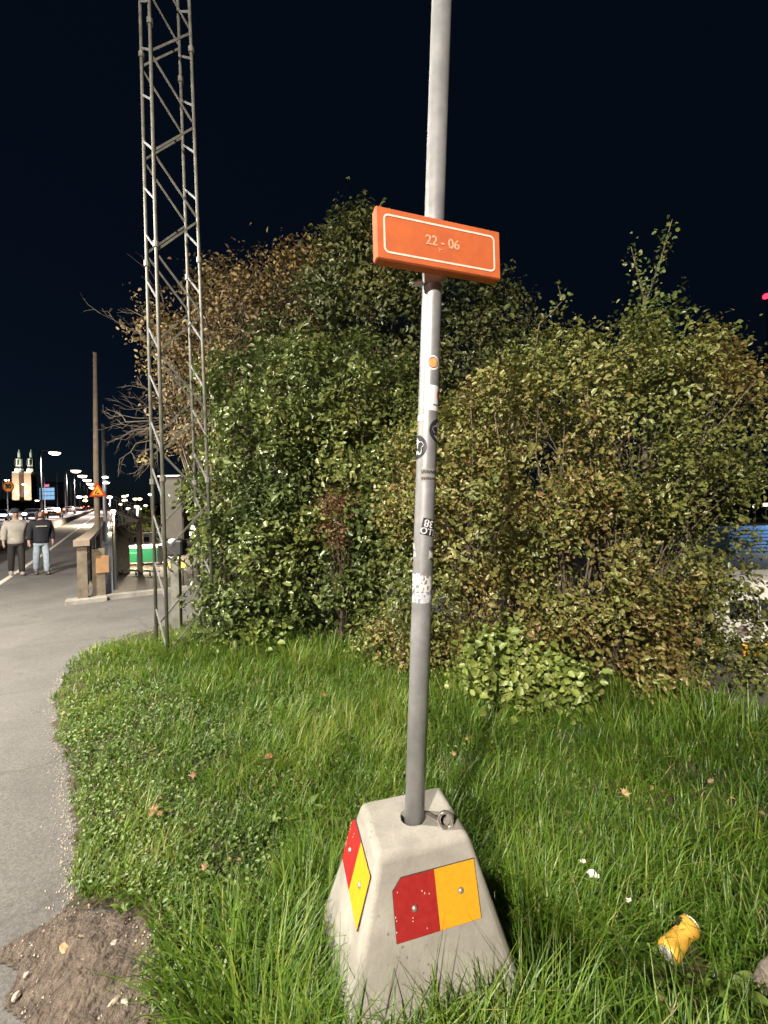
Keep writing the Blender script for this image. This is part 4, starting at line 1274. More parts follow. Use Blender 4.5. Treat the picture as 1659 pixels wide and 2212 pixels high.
dent = 1 - 0.38 * np.exp(-((zz + 0.005) / 0.03) ** 2) * (0.5 + 0.5 * np.cos(ang - 1.2)) - 0.22 * np.exp(-((zz - 0.03) / 0.018) ** 2) * (0.5 + 0.5 * np.cos(2 * ang + 1))
dent = np.maximum(dent, 0.5)
V = zz[:, None] * axd + (V - zz[:, None] * axd) * dent[:, None]
b.V = [tuple(v + canc) for v in V]
cbod = b.build('can_body', M['can'], can, smooth=True)
MB().lathe([(0.0278, 0.0695), (0.0285, 0.073), (0.027, 0.0745), (0.024, 0.070)], canc, 28, A).build('can_lid', M['can_end'], can, smooth=True)
MB().lathe([(0.022, -0.0795), (0.024, -0.078)], canc, 24, A).build('can_base', M['can_end'], can, smooth=True)
# dark printed panel on its flank
V = []; F = []
for i in range(7):
    zz_ = 0.018 + 0.03 * i / 6
    for j in range(9):
        a = math.pi / 2 + 0.35 + 0.75 * j / 8
        rr = 0.0336
        dn = 1 - 0.38 * math.exp(-((zz_ + 0.005) / 0.03) ** 2) * (0.5 + 0.5 * math.cos(a - 1.2)) - 0.22 * math.exp(-((zz_ - 0.03) / 0.018) ** 2) * (0.5 + 0.5 * math.cos(2 * a + 1))
        V.append(canc + axd * zz_ + (sx_ * math.cos(a) + sz_ * math.sin(a)) * (rr * dn + 0.0008))
for i in range(6):
    for j in range(8):
        F.append((i*9+j, (i+1)*9+j, (i+1)*9+j+1, i*9+j+1))
b = MB(); b.add(V, F); b.build('can_print', M['st_black'], cbod, smooth=True)


def scrap(name, label, cat, p, size, m, group=None, seed=0):
    """a crumpled flat piece with a lobed outline and thickness"""
    r_ = np.random.default_rng(seed)
    p = np.asarray(p, float)
    n_ = 12
    top = []; 
    rad = size * (0.55 + 0.45 * r_.random(n_))
    yaw = r_.random() * 6.28
    for k in range(n_):
        a = 2 * math.pi * k / n_
        top.append([rad[k] * math.cos(a + yaw), rad[k] * 0.7 * math.sin(a + yaw), size * (0.15 + 0.5 * r_.random() * abs(math.cos(a)))])
    top = np.array(top)
    V = [np.array([0, 0, size * 0.12])] + list(top) + [np.array([0, 0, size * 0.12 - 0.0012])] + list(top - [0, 0, 0.0012])
    F = [(0, 1 + k, 1 + (k + 1) % n_) for k in range(n_)]
    F += [(n_ + 1, n_ + 2 + (k + 1) % n_, n_ + 2 + k) for k in range(n_)]
    F += [(1 + k, n_ + 2 + k, n_ + 2 + (k + 1) % n_, 1 + (k + 1) % n_) for k in range(n_)]
    b = MB(); b.add([v + p for v in V], F)
    return tag(b.build(name, m, loc=p), label, cat, group)


def dead_leaf(label, px, py, size, tone, seed, lift=0.05, group=None):
    """fallen maple-like leaf: pointed lobes, curled, with a stalk"""
    r_ = np.random.default_rng(seed)
    p = gr(px, py, lift)
    p = gr(px, py, lift + float(ground_z(p[:1], p[1:2])[0]))
    root = thing('fallen_leaf', label, 'leaf', p, group)
    yaw = r_.random() * 6.28; n_ = 20
    V = [np.array([0, 0, 0.0])]
    for k in range(n_):
        a = 2 * math.pi * k / n_
        lob = (1.0, 0.5, 0.72, 0.48)[k % 4] * (0.8 + 0.4 * r_.random())
        V.append(np.array([math.cos(a + yaw) * size * lob, math.sin(a + yaw) * size * lob, size * (0.35 * lob ** 2 * (0.4 + r_.random()) - 0.15)]))
    tilt = Matrix.Rotation(r_.uniform(0.2, 0.6), 3, 'X')
    V = [np.array(tilt @ Vector(v)) for v in V]
    W = [v - np.array([0, 0, 0.0008]) for v in V]
    F = [(0, 1 + k, 1 + (k + 1) % n_) for k in range(n_)] + [(n_ + 1, n_ + 2 + (k + 1) % n_, n_ + 2 + k) for k in range(n_)]
    F += [(1 + k, n_ + 2 + k, n_ + 2 + (k + 1) % n_, 1 + (k + 1) % n_) for k in range(n_)]
    b = MB(); b.add([v + p for v in V + W], F); b.build('blade', tone, root)
    a = yaw + 3.3
    MB().tube([p, p + np.array([math.cos(a), math.sin(a), -0.1]) * size * 1.5], 0.001, 5).build('stalk', M['stick'], root)
    return root


tan1 = mat('dead_leaf_tan', (0.30, 0.18, 0.09), 0.8, var=0.2, scale=40)
tan2 = mat('dead_leaf_rust', (0.28, 0.13, 0.065), 0.8, var=0.2, scale=40)
tan3 = mat('dead_leaf_straw', (0.36, 0.26, 0.11), 0.8, var=0.2, scale=40)
dead_leaf('large curled tan leaf in the grass left of the block', 333, 1745, 0.028, tan1, 1, 0.06)
dead_leaf('smaller tan leaf touching the large curled one', 345, 1756, 0.018, tan1, 2, 0.06)
dead_leaf('tan leaf just below the large curled one on the grass', 326, 1758, 0.019, tan1, 12, 0.05)
dead_leaf('rust brown leaf in the middle of the grass', 582, 1632, 0.026, tan2, 3, 0.10)
dead_leaf('pinkish brown leaf in the grass up from the tan cluster', 418, 1674, 0.020, tan2, 4, 0.08)
dead_leaf('tan star-shaped leaf among long grass beside the bare dirt', 441, 1872, 0.018, tan1, 5, 0.09)
dead_leaf('straw leaf on the path edge at the curve', 136, 1540, 0.020, tan3, 6, 0.05)
dead_leaf('pale straw leaf on the grass close to the path', 179, 1578, 0.016, tan3, 7, 0.05)
dead_leaf('small yellow leaf in the turf by the path', 263, 1704, 0.012, tan3, 8, 0.06)
dead_leaf('straw leaf in the grass behind the pole to the right', 980, 1628, 0.018, tan3, 9, 0.12)
dead_leaf('yellow-brown upright leaf in the grass at the right', 1352, 1712, 0.026, tan3, 10, 0.10)
dead_leaf('thin tan leaf in the grass under the left shrub', 700, 1500, 0.022, tan2, 11, 0.12)
scrap('paper_scrap', 'largest of the white paper bits near the can', 'paper', gr(1283, 1893, 0.15), 0.026, M['paper'], None, 1)
scrap('paper_scrap', 'small white paper bit above the largest one', 'paper', gr(1260, 1862, 0.15), 0.017, M['paper'], None, 2)
scrap('paper_scrap', 'white paper bit closest to the yellow can', 'paper', gr(1358, 1946, 0.15), 0.015, M['paper'], None, 3)
n_ = 170
xs, ys = grass_obj('l', 2600, (-2.4, 3.0, 0.9, 4.6), lambda x, y: np.where(np.abs(x) > y + 0.6, 0, 0.25), None, None, 0)
n_ = len(xs)
P = np.stack([xs, ys, ground_z(xs, ys) + rng.uniform(0.015, 0.06, n_)], -1)
me = leaves_mesh('leaf_litter', P, unit(n_) * 0.9 + np.array([0, 0, 0.8]), unit(n_), rng.uniform(0.012, 0.034, n_), np.full(n_, 0.7), rng.uniform(0, 0.8, n_), fold=0.45)
tag(link('leaf_litter', me, LM['brown']), 'scattered brown leaf bits half buried in the turf', 'leaf litter', None, 'stuff')
# grey dead branch end poking in at the lower right corner
st0, st1 = gr(1625, 2150, 0.05), gr(1700, 2075, 0.10)
tag(MB().tube([st0, (st0 + st1) / 2 + [0, 0, 0.015], st1], [0.018, 0.026, 0.03], 9).build('dead_branch', M['stick'], loc=st0 * [1, 1, 0] + [0, 0, 0.02], smooth=True), 'grey dead branch end poking in at the lower right corner', 'branch')


def pebble(px, py, size, m, label, cat, name, seed, group=None, stretch=1.0):
    r_ = np.random.default_rng(seed)
    p = gr(px, py, 0.012)
    bm = bmesh.new()
    bmesh.ops.create_icosphere(bm, subdivisions=2, radius=1)
    sc = np.array([1.0 * stretch, 0.75, 0.5]) * size
    yaw = Matrix.Rotation(r_.random() * 3.1, 3, 'Z')
    k1 = r_.normal(size=(6, 3))
    for v in bm.verts:
        d = np.array(v.co)
        f_ = 1 + 0.28 * sum(math.sin(3 * d @ k) for k in k1) / 3
        v.co = yaw @ Vector(d * sc * f_)
    me = bpy.data.meshes.new(name); bm.to_mesh(me); bm.free()
    for q_ in me.polygons: q_.use_smooth = False
    return tag(link(name, me, m, loc=p), label, cat, group)


pale = mat('pebble_pale', (0.36, 0.31, 0.25), 0.8, var=0.15, scale=40)
buff = mat('pebble_buff', (0.27, 0.19, 0.12), 0.85, var=0.2, scale=40)
chip = mat('wood_chip', (0.34, 0.23, 0.12), 0.8, var=0.2, scale=60)
peb = [(246, 2037, 0.013, pale, 'pale stone near the top of the bare dirt', 'stone', 'pebble', 1.0), (185, 2078, 0.017, buff, 'round buff stone in the middle of the bare dirt', 'stone', 'pebble', 1.0),
       (140, 2053, 0.018, chip, 'long tan wood chip on the bare dirt', 'wood chip', 'wood_chip', 2.0), (140, 2110, 0.013, buff, 'buff stone below the wood chip', 'stone', 'pebble', 1.3),
       (34, 2152, 0.014, pale, 'white stone on the asphalt at the lower left', 'stone', 'pebble', 1.1), (247, 2163, 0.012, pale, 'upright white stone low on the dirt', 'stone', 'pebble', 1.5),
       (271, 2165, 0.010, pale, 'narrow white stone right of the upright one', 'stone', 'pebble', 1.6), (340, 2122, 0.014, mat('pebble_grey', (0.34, 0.27, 0.25), 0.85), 'pinkish grey stone where dirt meets grass', 'stone', 'pebble', 1.2),
       (133, 1863, 0.007, pale, 'tiny white stone on the path', 'stone', 'pebble', 1.0), (58, 2105, 0.011, mat('pebble_mauve', (0.33, 0.27, 0.25), 0.85), 'mauve stone at the asphalt edge by the dirt', 'stone', 'pebble', 1.0),
       (177, 2025, 0.008, buff, 'thin buff splinter by the top of the dirt', 'wood chip', 'wood_chip', 2.2), (165, 2107, 0.012, mat('clod_dark', (0.06, 0.04, 0.03), 0.95), 'dark clod of earth on the bare dirt', 'clod', 'earth_clod', 1.0)]
for i, (x, y, sz, m_, lb, ct, nm, sr) in enumerate(peb):
    pebble(x, y, sz, m_, lb, ct, nm, i + 3, None, sr)
# fine grit on the dirt and along the path edge
Pg = []
for _ in range(2600):
    if random.random() < 0.55:
        x, y = random.uniform(-1.7, -0.4), random.uniform(0.9, 1.7)
        if not in_poly(np.array([[x, y]]), DIRT)[0]: continue
        z = 0.012
    else:
        i = random.randrange(len(EDGE) - 1); u = random.random()
        p = EDGE[i] + (EDGE[i+1] - EDGE[i]) * u
        x, y = p[0] - abs(random.gauss(0, 0.05)), p[1] + random.gauss(0, 0.02); z = 0.003
    Pg.append((x, y, z))
b = MB()
for (x, y, z) in Pg:
    r_ = random.uniform(0.001, 0.0042)
    j = [random.uniform(0.6, 1.3) for _ in range(5)]
    b.add([(x - r_*j[0], y - r_*j[1], z - 0.002), (x + r_*j[1], y - r_*j[2], z - 0.002), (x + r_*0.2, y + r_*j[3], z - 0.002), (x + r_*0.1, y, z + r_*j[4])], [(0, 2, 1), (0, 1, 3), (1, 2, 3), (2, 0, 3)])
tag(b.build('grit', M['stone']), 'fine grit scattered on the dirt and path edge', 'grit', None, 'stuff')

# broad-leaved dock plant in the turf left of the block
def rosette(label, px, py, n_, L, seed):
    r_ = np.random.default_rng(seed)
    p = gr(px, py, 0.02)
    root = thing('dock_plant', label, 'plant', p)
    for k in range(n_):
        a = 2 * math.pi * k / n_ + r_.uniform(-0.4, 0.4); l = L * r_.uniform(0.7, 1.2); w_ = l * r_.uniform(0.26, 0.36)
        V = []; F = []
        m_ = 6
        d = np.array([math.cos(a), math.sin(a), 0]); s_ = np.array([-math.sin(a), math.cos(a), 0])
        c = p.copy(); ang = r_.uniform(0.15, 0.6)
        for i in range(m_ + 1):
            u = i / m_
            ww = w_ * (math.sin(math.pi * min(1, u * 0.92 + 0.06)) ** 0.8)
            V += [c - s_ * ww / 2 + [0, 0, ww * 0.22], c, c + s_ * ww / 2 + [0, 0, ww * 0.22]]
            c = c + (d * math.sin(ang) + np.array([0, 0, math.cos(ang)])) * l / m_
            ang += 0.22
        for i in range(m_):
            F += [(3*i, 3*i+1, 3*i+4, 3*i+3), (3*i+1, 3*i+2, 3*i+5, 3*i+4)]
        b = MB(); b.add(V, F)
        o = b.build('leaf', None, root, smooth=True)
        at_ = o.data.attributes.new('var', 'FLOAT', 'POINT'); at_.data.foreach_set('value', np.full(len(o.data.vertices), r_.uniform(0.4, 0.95), np.float32))
        o.data.materials.append(LM['clover'])
rosette('broad-leaved dock plant left of the concrete block', 655, 1772, 7, 0.12, 1)
rosette('smaller broad-leaved weed further left in the turf', 585, 1792, 6, 0.10, 2)
rosette('low pale weed at the edge of the bare dirt', 262, 1975, 7, 0.05, 3)
rosette('broad leaf weed at the lower right corner', 1590, 2180, 5, 0.12, 4)

# ================================================================== PEOPLE
def skin_mesh(name, nodes_, edges, m, parent, loc, yaw, sub=1):
    me = bpy.data.meshes.new(name)
    me.from_pydata([n_[0] for n_ in nodes_], edges, [])
    o = bpy.data.objects.new(name, me); COL.objects.link(o)
    o.modifiers.new('skin', 'SKIN')
    sv = me.skin_vertices[0].data
    for i, n_ in enumerate(nodes_):
        r_ = n_[1]
        sv[i].radius = r_ if hasattr(r_, '__len__') else (r_, r_)
        sv[i].use_root = (i == 0)
    ss_ = o.modifiers.new('sub', 'SUBSURF'); ss_.levels = sub; ss_.render_levels = sub
    bpy.context.view_layer.update()
    dg = bpy.context.evaluated_depsgraph_get()
    m2 = bpy.data.meshes.new_from_object(o.evaluated_get(dg))
    bpy.data.objects.remove(o)
    m2.materials.clear()
    for p in m2.polygons: p.use_smooth = True
    return link(name, m2, m, parent)


def person(label, pos, yaw, h, jacket_m, trouser_m, shoe_m, hat, hat_m, stride, arm_sw, chest=None):
    root = thing('person', label, 'person', (0, 0, 0))
    k = h / 1.78
    S = lambda *v: tuple(c * k for c in v)
    skin = mat('skin', (0.45, 0.28, 0.21), 0.55)
    # joints: the figure walks towards -y
    hipz, kneez, ank = 0.92, 0.50, 0.09
    L = dict(hip=(0.09, 0, hipz), knee=(0.10, -stride * 0.55, kneez), ankle=(0.10, -stride * 0.75, ank), toe=(0.11, -stride * 0.75 - 0.17, 0.045))
    Rr = dict(hip=(-0.09, 0, hipz), knee=(-0.10, stride * 0.15, kneez), ankle=(-0.10, stride * 0.85, ank + 0.05), toe=(-0.11, stride * 0.85 - 0.14, 0.03))
    armL = dict(sh=(0.19, 0, 1.44), el=(0.25, 0.03 + arm_sw, 1.16), wr=(0.26, -0.05 + arm_sw, 0.92))
    armR = dict(sh=(-0.19, 0, 1.44), el=(-0.25, 0.03 - arm_sw, 1.16), wr=(-0.26, -0.05 - arm_sw, 0.92))
    N_ = [(S(0, 0, 0.95), 0.13 * k), (S(0, 0.01, 1.15), 0.12 * k), (S(0, 0.0, 1.38), (0.15 * k, 0.10 * k)), (S(0, 0, 1.50), 0.06 * k), (S(0, -0.01, 1.58), 0.065 * k), (S(0, -0.02, 1.66), (0.078 * k, 0.092 * k)), (S(0, -0.01, 1.74), 0.062 * k)]
    E_ = [(0, 1), (1, 2), (2, 3), (3, 4), (4, 5), (5, 6)]
    def chain(parent_i, pts):
        last = parent_i
        for p, r_ in pts:
            N_.append((S(*p), r_ * k)); E_.append((last, len(N_) - 1)); last = len(N_) - 1
        return last
    for q in (L, Rr):
        chain(0, [(q['hip'], 0.085), (q['knee'], 0.055), (q['ankle'], 0.038), (q['toe'], 0.03)])
    for q, sg in ((armL, 1), (armR, -1)):
        w_ = chain(2, [(q['sh'], 0.055), (q['el'], 0.042), (q['wr'], 0.028)])
        wx, wy, wz = q['wr']
        palm = chain(w_, [((wx, wy - 0.01, wz - 0.06), 0.026)])
        for f_, (dx, dy, ln) in enumerate(((0.0, -0.028, 0.075), (0.004, -0.010, 0.088), (0.004, 0.010, 0.083), (0, 0.027, 0.066))):
            chain(palm, [((wx + sg * dx, wy + dy, wz - 0.06 - ln * 0.55), 0.0095), ((wx - sg * 0.012, wy + dy - 0.004, wz - 0.06 - ln), 0.008)])
        chain(palm, [((wx - sg * 0.02, wy - 0.045, wz - 0.085), 0.010), ((wx - sg * 0.026, wy - 0.055, wz - 0.115), 0.0085)])
    skin_mesh('body', N_, E_, skin, root, None, 0)
    # face
    hd = MB()
    MB().box(S(0, -0.118, 1.655), S(0.026, 0.03, 0.045), None, 0.008).build('nose', skin, root).location = (0, 0, 0)
    root_children = list(root.children)
    for sx in (-1, 1):
        MB().lathe([(0.001, -0.012), (0.012, 0), (0.001, 0.012)], S(sx * 0.032, -0.104, 1.68), 8).build('eye', M['dark'], root)
        MB().box(S(sx * 0.088, -0.01, 1.66), S(0.02, 0.04, 0.06), None, 0.008).build('ear', skin, root)
    MB().box(S(0, -0.105, 1.605), S(0.05, 0.012, 0.012), None, 0.004).build('mouth', mat('lips', (0.30, 0.13, 0.11), 0.6), root)
    # jacket
    N_ = [(S(0, 0, 0.84), (0.20 * k, 0.17 * k)), (S(0, 0, 0.92), (0.20 * k, 0.165 * k)), (S(0, 0.0, 1.10), (0.195 * k, 0.15 * k)), (S(0, 0.0, 1.34), (0.205 * k, 0.145 * k)), (S(0, 0, 1.47), (0.11 * k, 0.10 * k)), (S(0, -0.005, 1.545), (0.085 * k, 0.085 * k))]
    E_ = [(0, 1), (1, 2), (2, 3), (3, 4), (4, 5)]
    for q in (armL, armR):
        chain(3, [(q['sh'], 0.092), (q['el'], 0.078), (tuple(np.array(q['wr']) * [1, 1, 1] + [0, 0, 0.03]), 0.06)])
    jk = skin_mesh('jacket', N_, E_, jacket_m, root, None, 0)
    if chest is not None:
        MB().box(S(0.0, -0.150, 1.335), S(0.24, 0.02, 0.035), None, 0.005).build('chest_print', chest, jk)
    # trousers
    N_ = [(S(0, 0, 0.92), (0.135 * k, 0.105 * k))]
    E_ = []
    for q in (L, Rr):
        an = np.array(q['ankle']) + [0, 0, -0.035]
        chain(0, [(tuple(np.array(q['hip']) - [0, 0, 0.08]), 0.095), (q['knee'], 0.082), (tuple(an), 0.072)])
    skin_mesh('trousers', N_, E_, trouser_m, root, None, 0)
    for q in (L, Rr):
        a_ = np.array(q['ankle']); t_ = np.array(q['toe'])
        N_ = [(S(*(a_ + [0, 0.03, -0.05])), 0.06 * k), (S(*((a_ + t_) / 2 + [0, 0, -0.01])), 0.06 * k), (S(*t_), 0.05 * k)]
        skin_mesh('shoe', N_, [(0, 1), (1, 2)], shoe_m, root, None, 0)
    if hat == 'cap':
        MB().lathe([(0.098, 1.685), (0.10, 1.715), (0.094, 1.76), (0.065, 1.795), (0.01, 1.81)], (0, -0.012, 0), 18).build('beanie', hat_m, root, smooth=True)
    else:
        N_ = [(S(0, 0.03, 1.50), 0.12 * k), (S(0, 0.03, 1.63), 0.128 * k), (S(0, 0.015, 1.77), 0.10 * k)]
        skin_mesh('hood', N_, [(0, 1), (1, 2)], hat_m, root, None, 0)
        for sx in (-1, 1):
            skin_mesh('hair', [(S(sx * 0.085, -0.03, 1.52), 0.035 * k), (S(sx * 0.09, -0.025, 1.64), 0.04 * k), (S(sx * 0.045, -0.045, 1.755), 0.045 * k)], [(0, 1), (1, 2)], M['plate_back'], root, None, 0)
    root.location = Vector(pos); root.rotation_euler = (0, 0, yaw)
    return root


def road_point(px, py, it=6):
    p = gr(px, py)
    for _ in range(it):
        p = gr(px, py, float(dz(st(p)[0])))
    return p


p1 = road_point(36, 1243); p2 = road_point(90, 1241)
yaw = math.atan2(SD[0], SD[1]) * -1 + 0.25
person('person in a pale grey jacket, dark trousers and dark beanie walking on the path', p1, yaw, 1.74, mat('jacket_pale', (0.40, 0.37, 0.32), 0.8, var=0.2, scale=7, bump=0.4, bscale=14), mat('trousers_black', (0.025, 0.022, 0.02), 0.8), mat('shoe_grey', (0.3, 0.28, 0.26), 0.7), 'cap', mat('beanie_navy', (0.02, 0.028, 0.04), 0.8), 0.14, 0.05)
person('person in a dark hooded top and pale blue jeans walking on the path', p2, yaw, 1.74, mat('hoodie_navy', (0.018, 0.018, 0.026), 0.85, var=0.2, scale=9), mat('jeans_pale', (0.34, 0.40, 0.46), 0.8, var=0.2, scale=9, bump=0.3, bscale=14), mat('shoe_dark', (0.08, 0.07, 0.065), 0.7), 'hood', mat('hood_brown', (0.04, 0.025, 0.022), 0.85), 0.16, 0.05, mat('chest_cream', (0.42, 0.38, 0.28), 0.8))

# ================================================================== TIMBER RAILING
rail = thing('timber_railing', 'weathered timber railing running along the right edge of the path', 'railing', rd(0, 0.0))
for k in range(16):
    s_ = 0.0 + k * 2.0
    MB().bar(rd(s_, 0.0, -0.02), rd(s_, 0.0, 1.02), 0.15, 0.15, up=np.array([*SD, 0])).build('railing_post', M['wood'], rail)
for k in range(15):
    s_ = 0.0 + k * 2.0
    MB().bar(rd(s_ - (0.12 if k == 0 else -0.005), 0.0, 1.08), rd(s_ + 2.0 - 0.005, 0.0, 1.08), 0.24, 0.11).build('cap_beam', M['pole_wood'], rail)
    for j, hh in enumerate((0.30, 0.52, 0.74, 0.95)):
        MB().bar(rd(s_ + 0.08, 0.02, hh - 0.02), rd(s_ + 1.92, 0.02, hh - 0.02), 0.05, 0.17 if j else 0.2).build('railing_board', M['wood'], rail)
# bulky end of the railing: concrete foot, side post and a plywood panel
MB().box(rd(-0.05, 0.06, 0.035), (0.62, 0.34, 0.09), [[*TD, 0], [*SD, 0], [0, 0, 1]], 0.01).build('footing', M['conc_grey'], rail)
MB().bar(rd(0.14, 0.24, 0.0), rd(0.14, 0.24, 0.95), 0.20, 0.22, up=np.array([*SD, 0])).build('end_block', M['wood'], rail)
MB().box(rd(0.02, 0.30, 0.66), (0.20, 0.02, 0.32), [[*TD, 0], [*SD, 0], [0, 0, 1]]).build('plywood_panel', M['ply'], rail)

# ================================================================== TIMBER POLE WITH WARNING SIGN
pb = road_point(213, 1222)
wp = thing('timber_pole', 'tall slim timber pole beside the railing carrying a triangular warning sign', 'pole', pb)
topz = at(205, 762, pb[1])
MB().tube([pb - [0, 0, 0.1], pb + [0, 0, 3], np.array([topz[0], pb[1], topz[2]])], [0.085, 0.075, 0.055], 10).build('pole', M['pole_wood'], wp, smooth=True)
sc_ = at(211, 1062, pb[1] - 0.12)
tri = lambda r_: [(r_ * math.cos(R(a)), r_ * math.sin(R(a))) for a in (90, 210, 330)]
ex, ez = np.array([1.0, 0, 0]), np.array([0, 0, 1.0])
ws = MB().prism(tri(0.30), ex, ez, sc_, np.array([0, -0.012, 0])).build('warning_sign', mat('warning_red', (0.55, 0.04, 0.015), 0.45), wp)
MB().prism(tri(0.20), ex, ez, sc_ + [0, -0.013, 0], np.array([0, -0.003, 0])).build('sign_face', mat('warning_yellow', (0.80, 0.40, 0.02), 0.5), ws)
b = MB()
b.prism([(-0.10, -0.08), (0.02, -0.08), (0.0, -0.045), (-0.03, -0.03), (-0.07, -0.05)], ex, ez, sc_ + [0.06, -0.017, 0], np.array([0, -0.002, 0]))
b.prism([(-0.055, -0.08), (-0.03, -0.08), (0.0, 0.0), (0.03, 0.03), (0.01, 0.045), (-0.03, 0.01)], ex, ez, sc_ + [-0.02, -0.017, 0], np.array([0, -0.002, 0]))
b.prism([(0.012 * math.cos(a), 0.075 + 0.014 * math.sin(a)) for a in np.linspace(0, 6.28, 9)[:-1]], ex, ez, sc_ + [0.005, -0.017, 0], np.array([0, -0.002, 0]))
b.build('pictogram', M['st_black'], ws)
# second, grey pole behind it with two lamps
gpb = at(228, 1150, 20.0); gpb[2] = LOW
gp = thing('lamp_mast', 'grey mast with two lamps just behind the timber pole', 'lamp mast', gpb)
gt = at(222, 915, 20.0)
MB().tube([gpb, gpb * [1, 1, 0] + [0, 0, gt[2]]], [0.12, 0.07], 10).build('mast', M['galv'], gp, smooth=True)
for (x, y) in ((229, 1029), (231, 1041)):
    q = at(x, y, 19.8)
    hd = MB().box(q, (0.26, 0.2, 0.10), None, 0.03).build('lamp_head', M['grey'], gp)
    MB().box(q - [0, 0.06, 0.05], (0.22, 0.16, 0.07), None, 0.02).build('lamp_lens', M['lamp_pale'], hd)

# round speed sign on the left
sb = at(14, 1051, 24.0)
sd_, t_ = st(sb)
zb_ = float(dz(sd_))
sp_ = thing('speed_sign', 'round yellow speed sign reading 30 with a red rim at the left edge', 'road sign', (sb[0], sb[1], zb_))
MB().tube([(sb[0], sb[1] + 0.06, zb_ - 0.05), (sb[0], sb[1] + 0.06, sb[2] + 0.4)], 0.035, 8).build('post', M['galv'], sp_, smooth=True)
circ = lambda r_: [(r_ * math.cos(a), r_ * math.sin(a)) for a in np.linspace(0, 2 * math.pi, 33)[:-1]]
sf = sb + [0.12, 0, 0]
disc = MB().prism(circ(0.33), ex, ez, sf, np.array([0, -0.015, 0])).build('sign_disc', mat('speed_rim', (0.60, 0.10, 0.02), 0.5), sp_)
MB().prism(circ(0.255), ex, ez, sf - [0, 0.016, 0], np.array([0, -0.003, 0])).build('sign_face', mat('speed_yellow', (0.80, 0.38, 0.03), 0.5), disc)
V, F = text_verts('30', 0.03, 0.36)
b = MB(); b.add([sf + [v[0], -0.021, v[1]] for v in V], F); b.build('lettering', M['st_black'], disc)

# ================================================================== STREET LAMPS ALONG THE BRIDGE
far_h = [(118, 978, 59), (164, 1017, 85), (178, 1028, 98), (188, 1037, 112), (195, 1045, 128), (200, 1053, 146)]
ordn = ['nearest', 'second', 'third', 'fourth', 'fifth', 'farthest']
for i, (x, y, Y) in enumerate(far_h):
    hd_ = at(x, y, Y)
    s_, t_ = st(hd_)
    base = hd_ - np.array([*TD, 0]) * 1.6
    base[2] = float(dz(st(base)[0]))
    street_lamp(base, hd_, 'lit bridge street lamp, %s of the row receding over the road' % ordn[i], M['lamp_cool'], 9000 if i < 3 else 0, (1.0, 0.80, 0.74), 'street lamps receding along the bridge', 2.0 if i == 0 else 2.3 + 0.15 * i, 0.10)
left_l = [(15, 1037, 130), (52, 1046, 170), (57, 1062, 210), (80, 1081, 260)]
for i, (x, y, Y) in enumerate(left_l):
    hd_ = at(x, y, Y)
    base = hd_ + np.array([-1.5, 0, 0]); base[2] = min(float(dz(st(base)[0])), hd_[2] - 2)
    street_lamp(base, hd_, 'small lit lamp across the road below the church, %s from the left' % ['first', 'second', 'third', 'fourth'][i], M['lamp_cool'], 0, group='lamps across the road', hs=2.2 + 0.4 * i, mast=0.12)

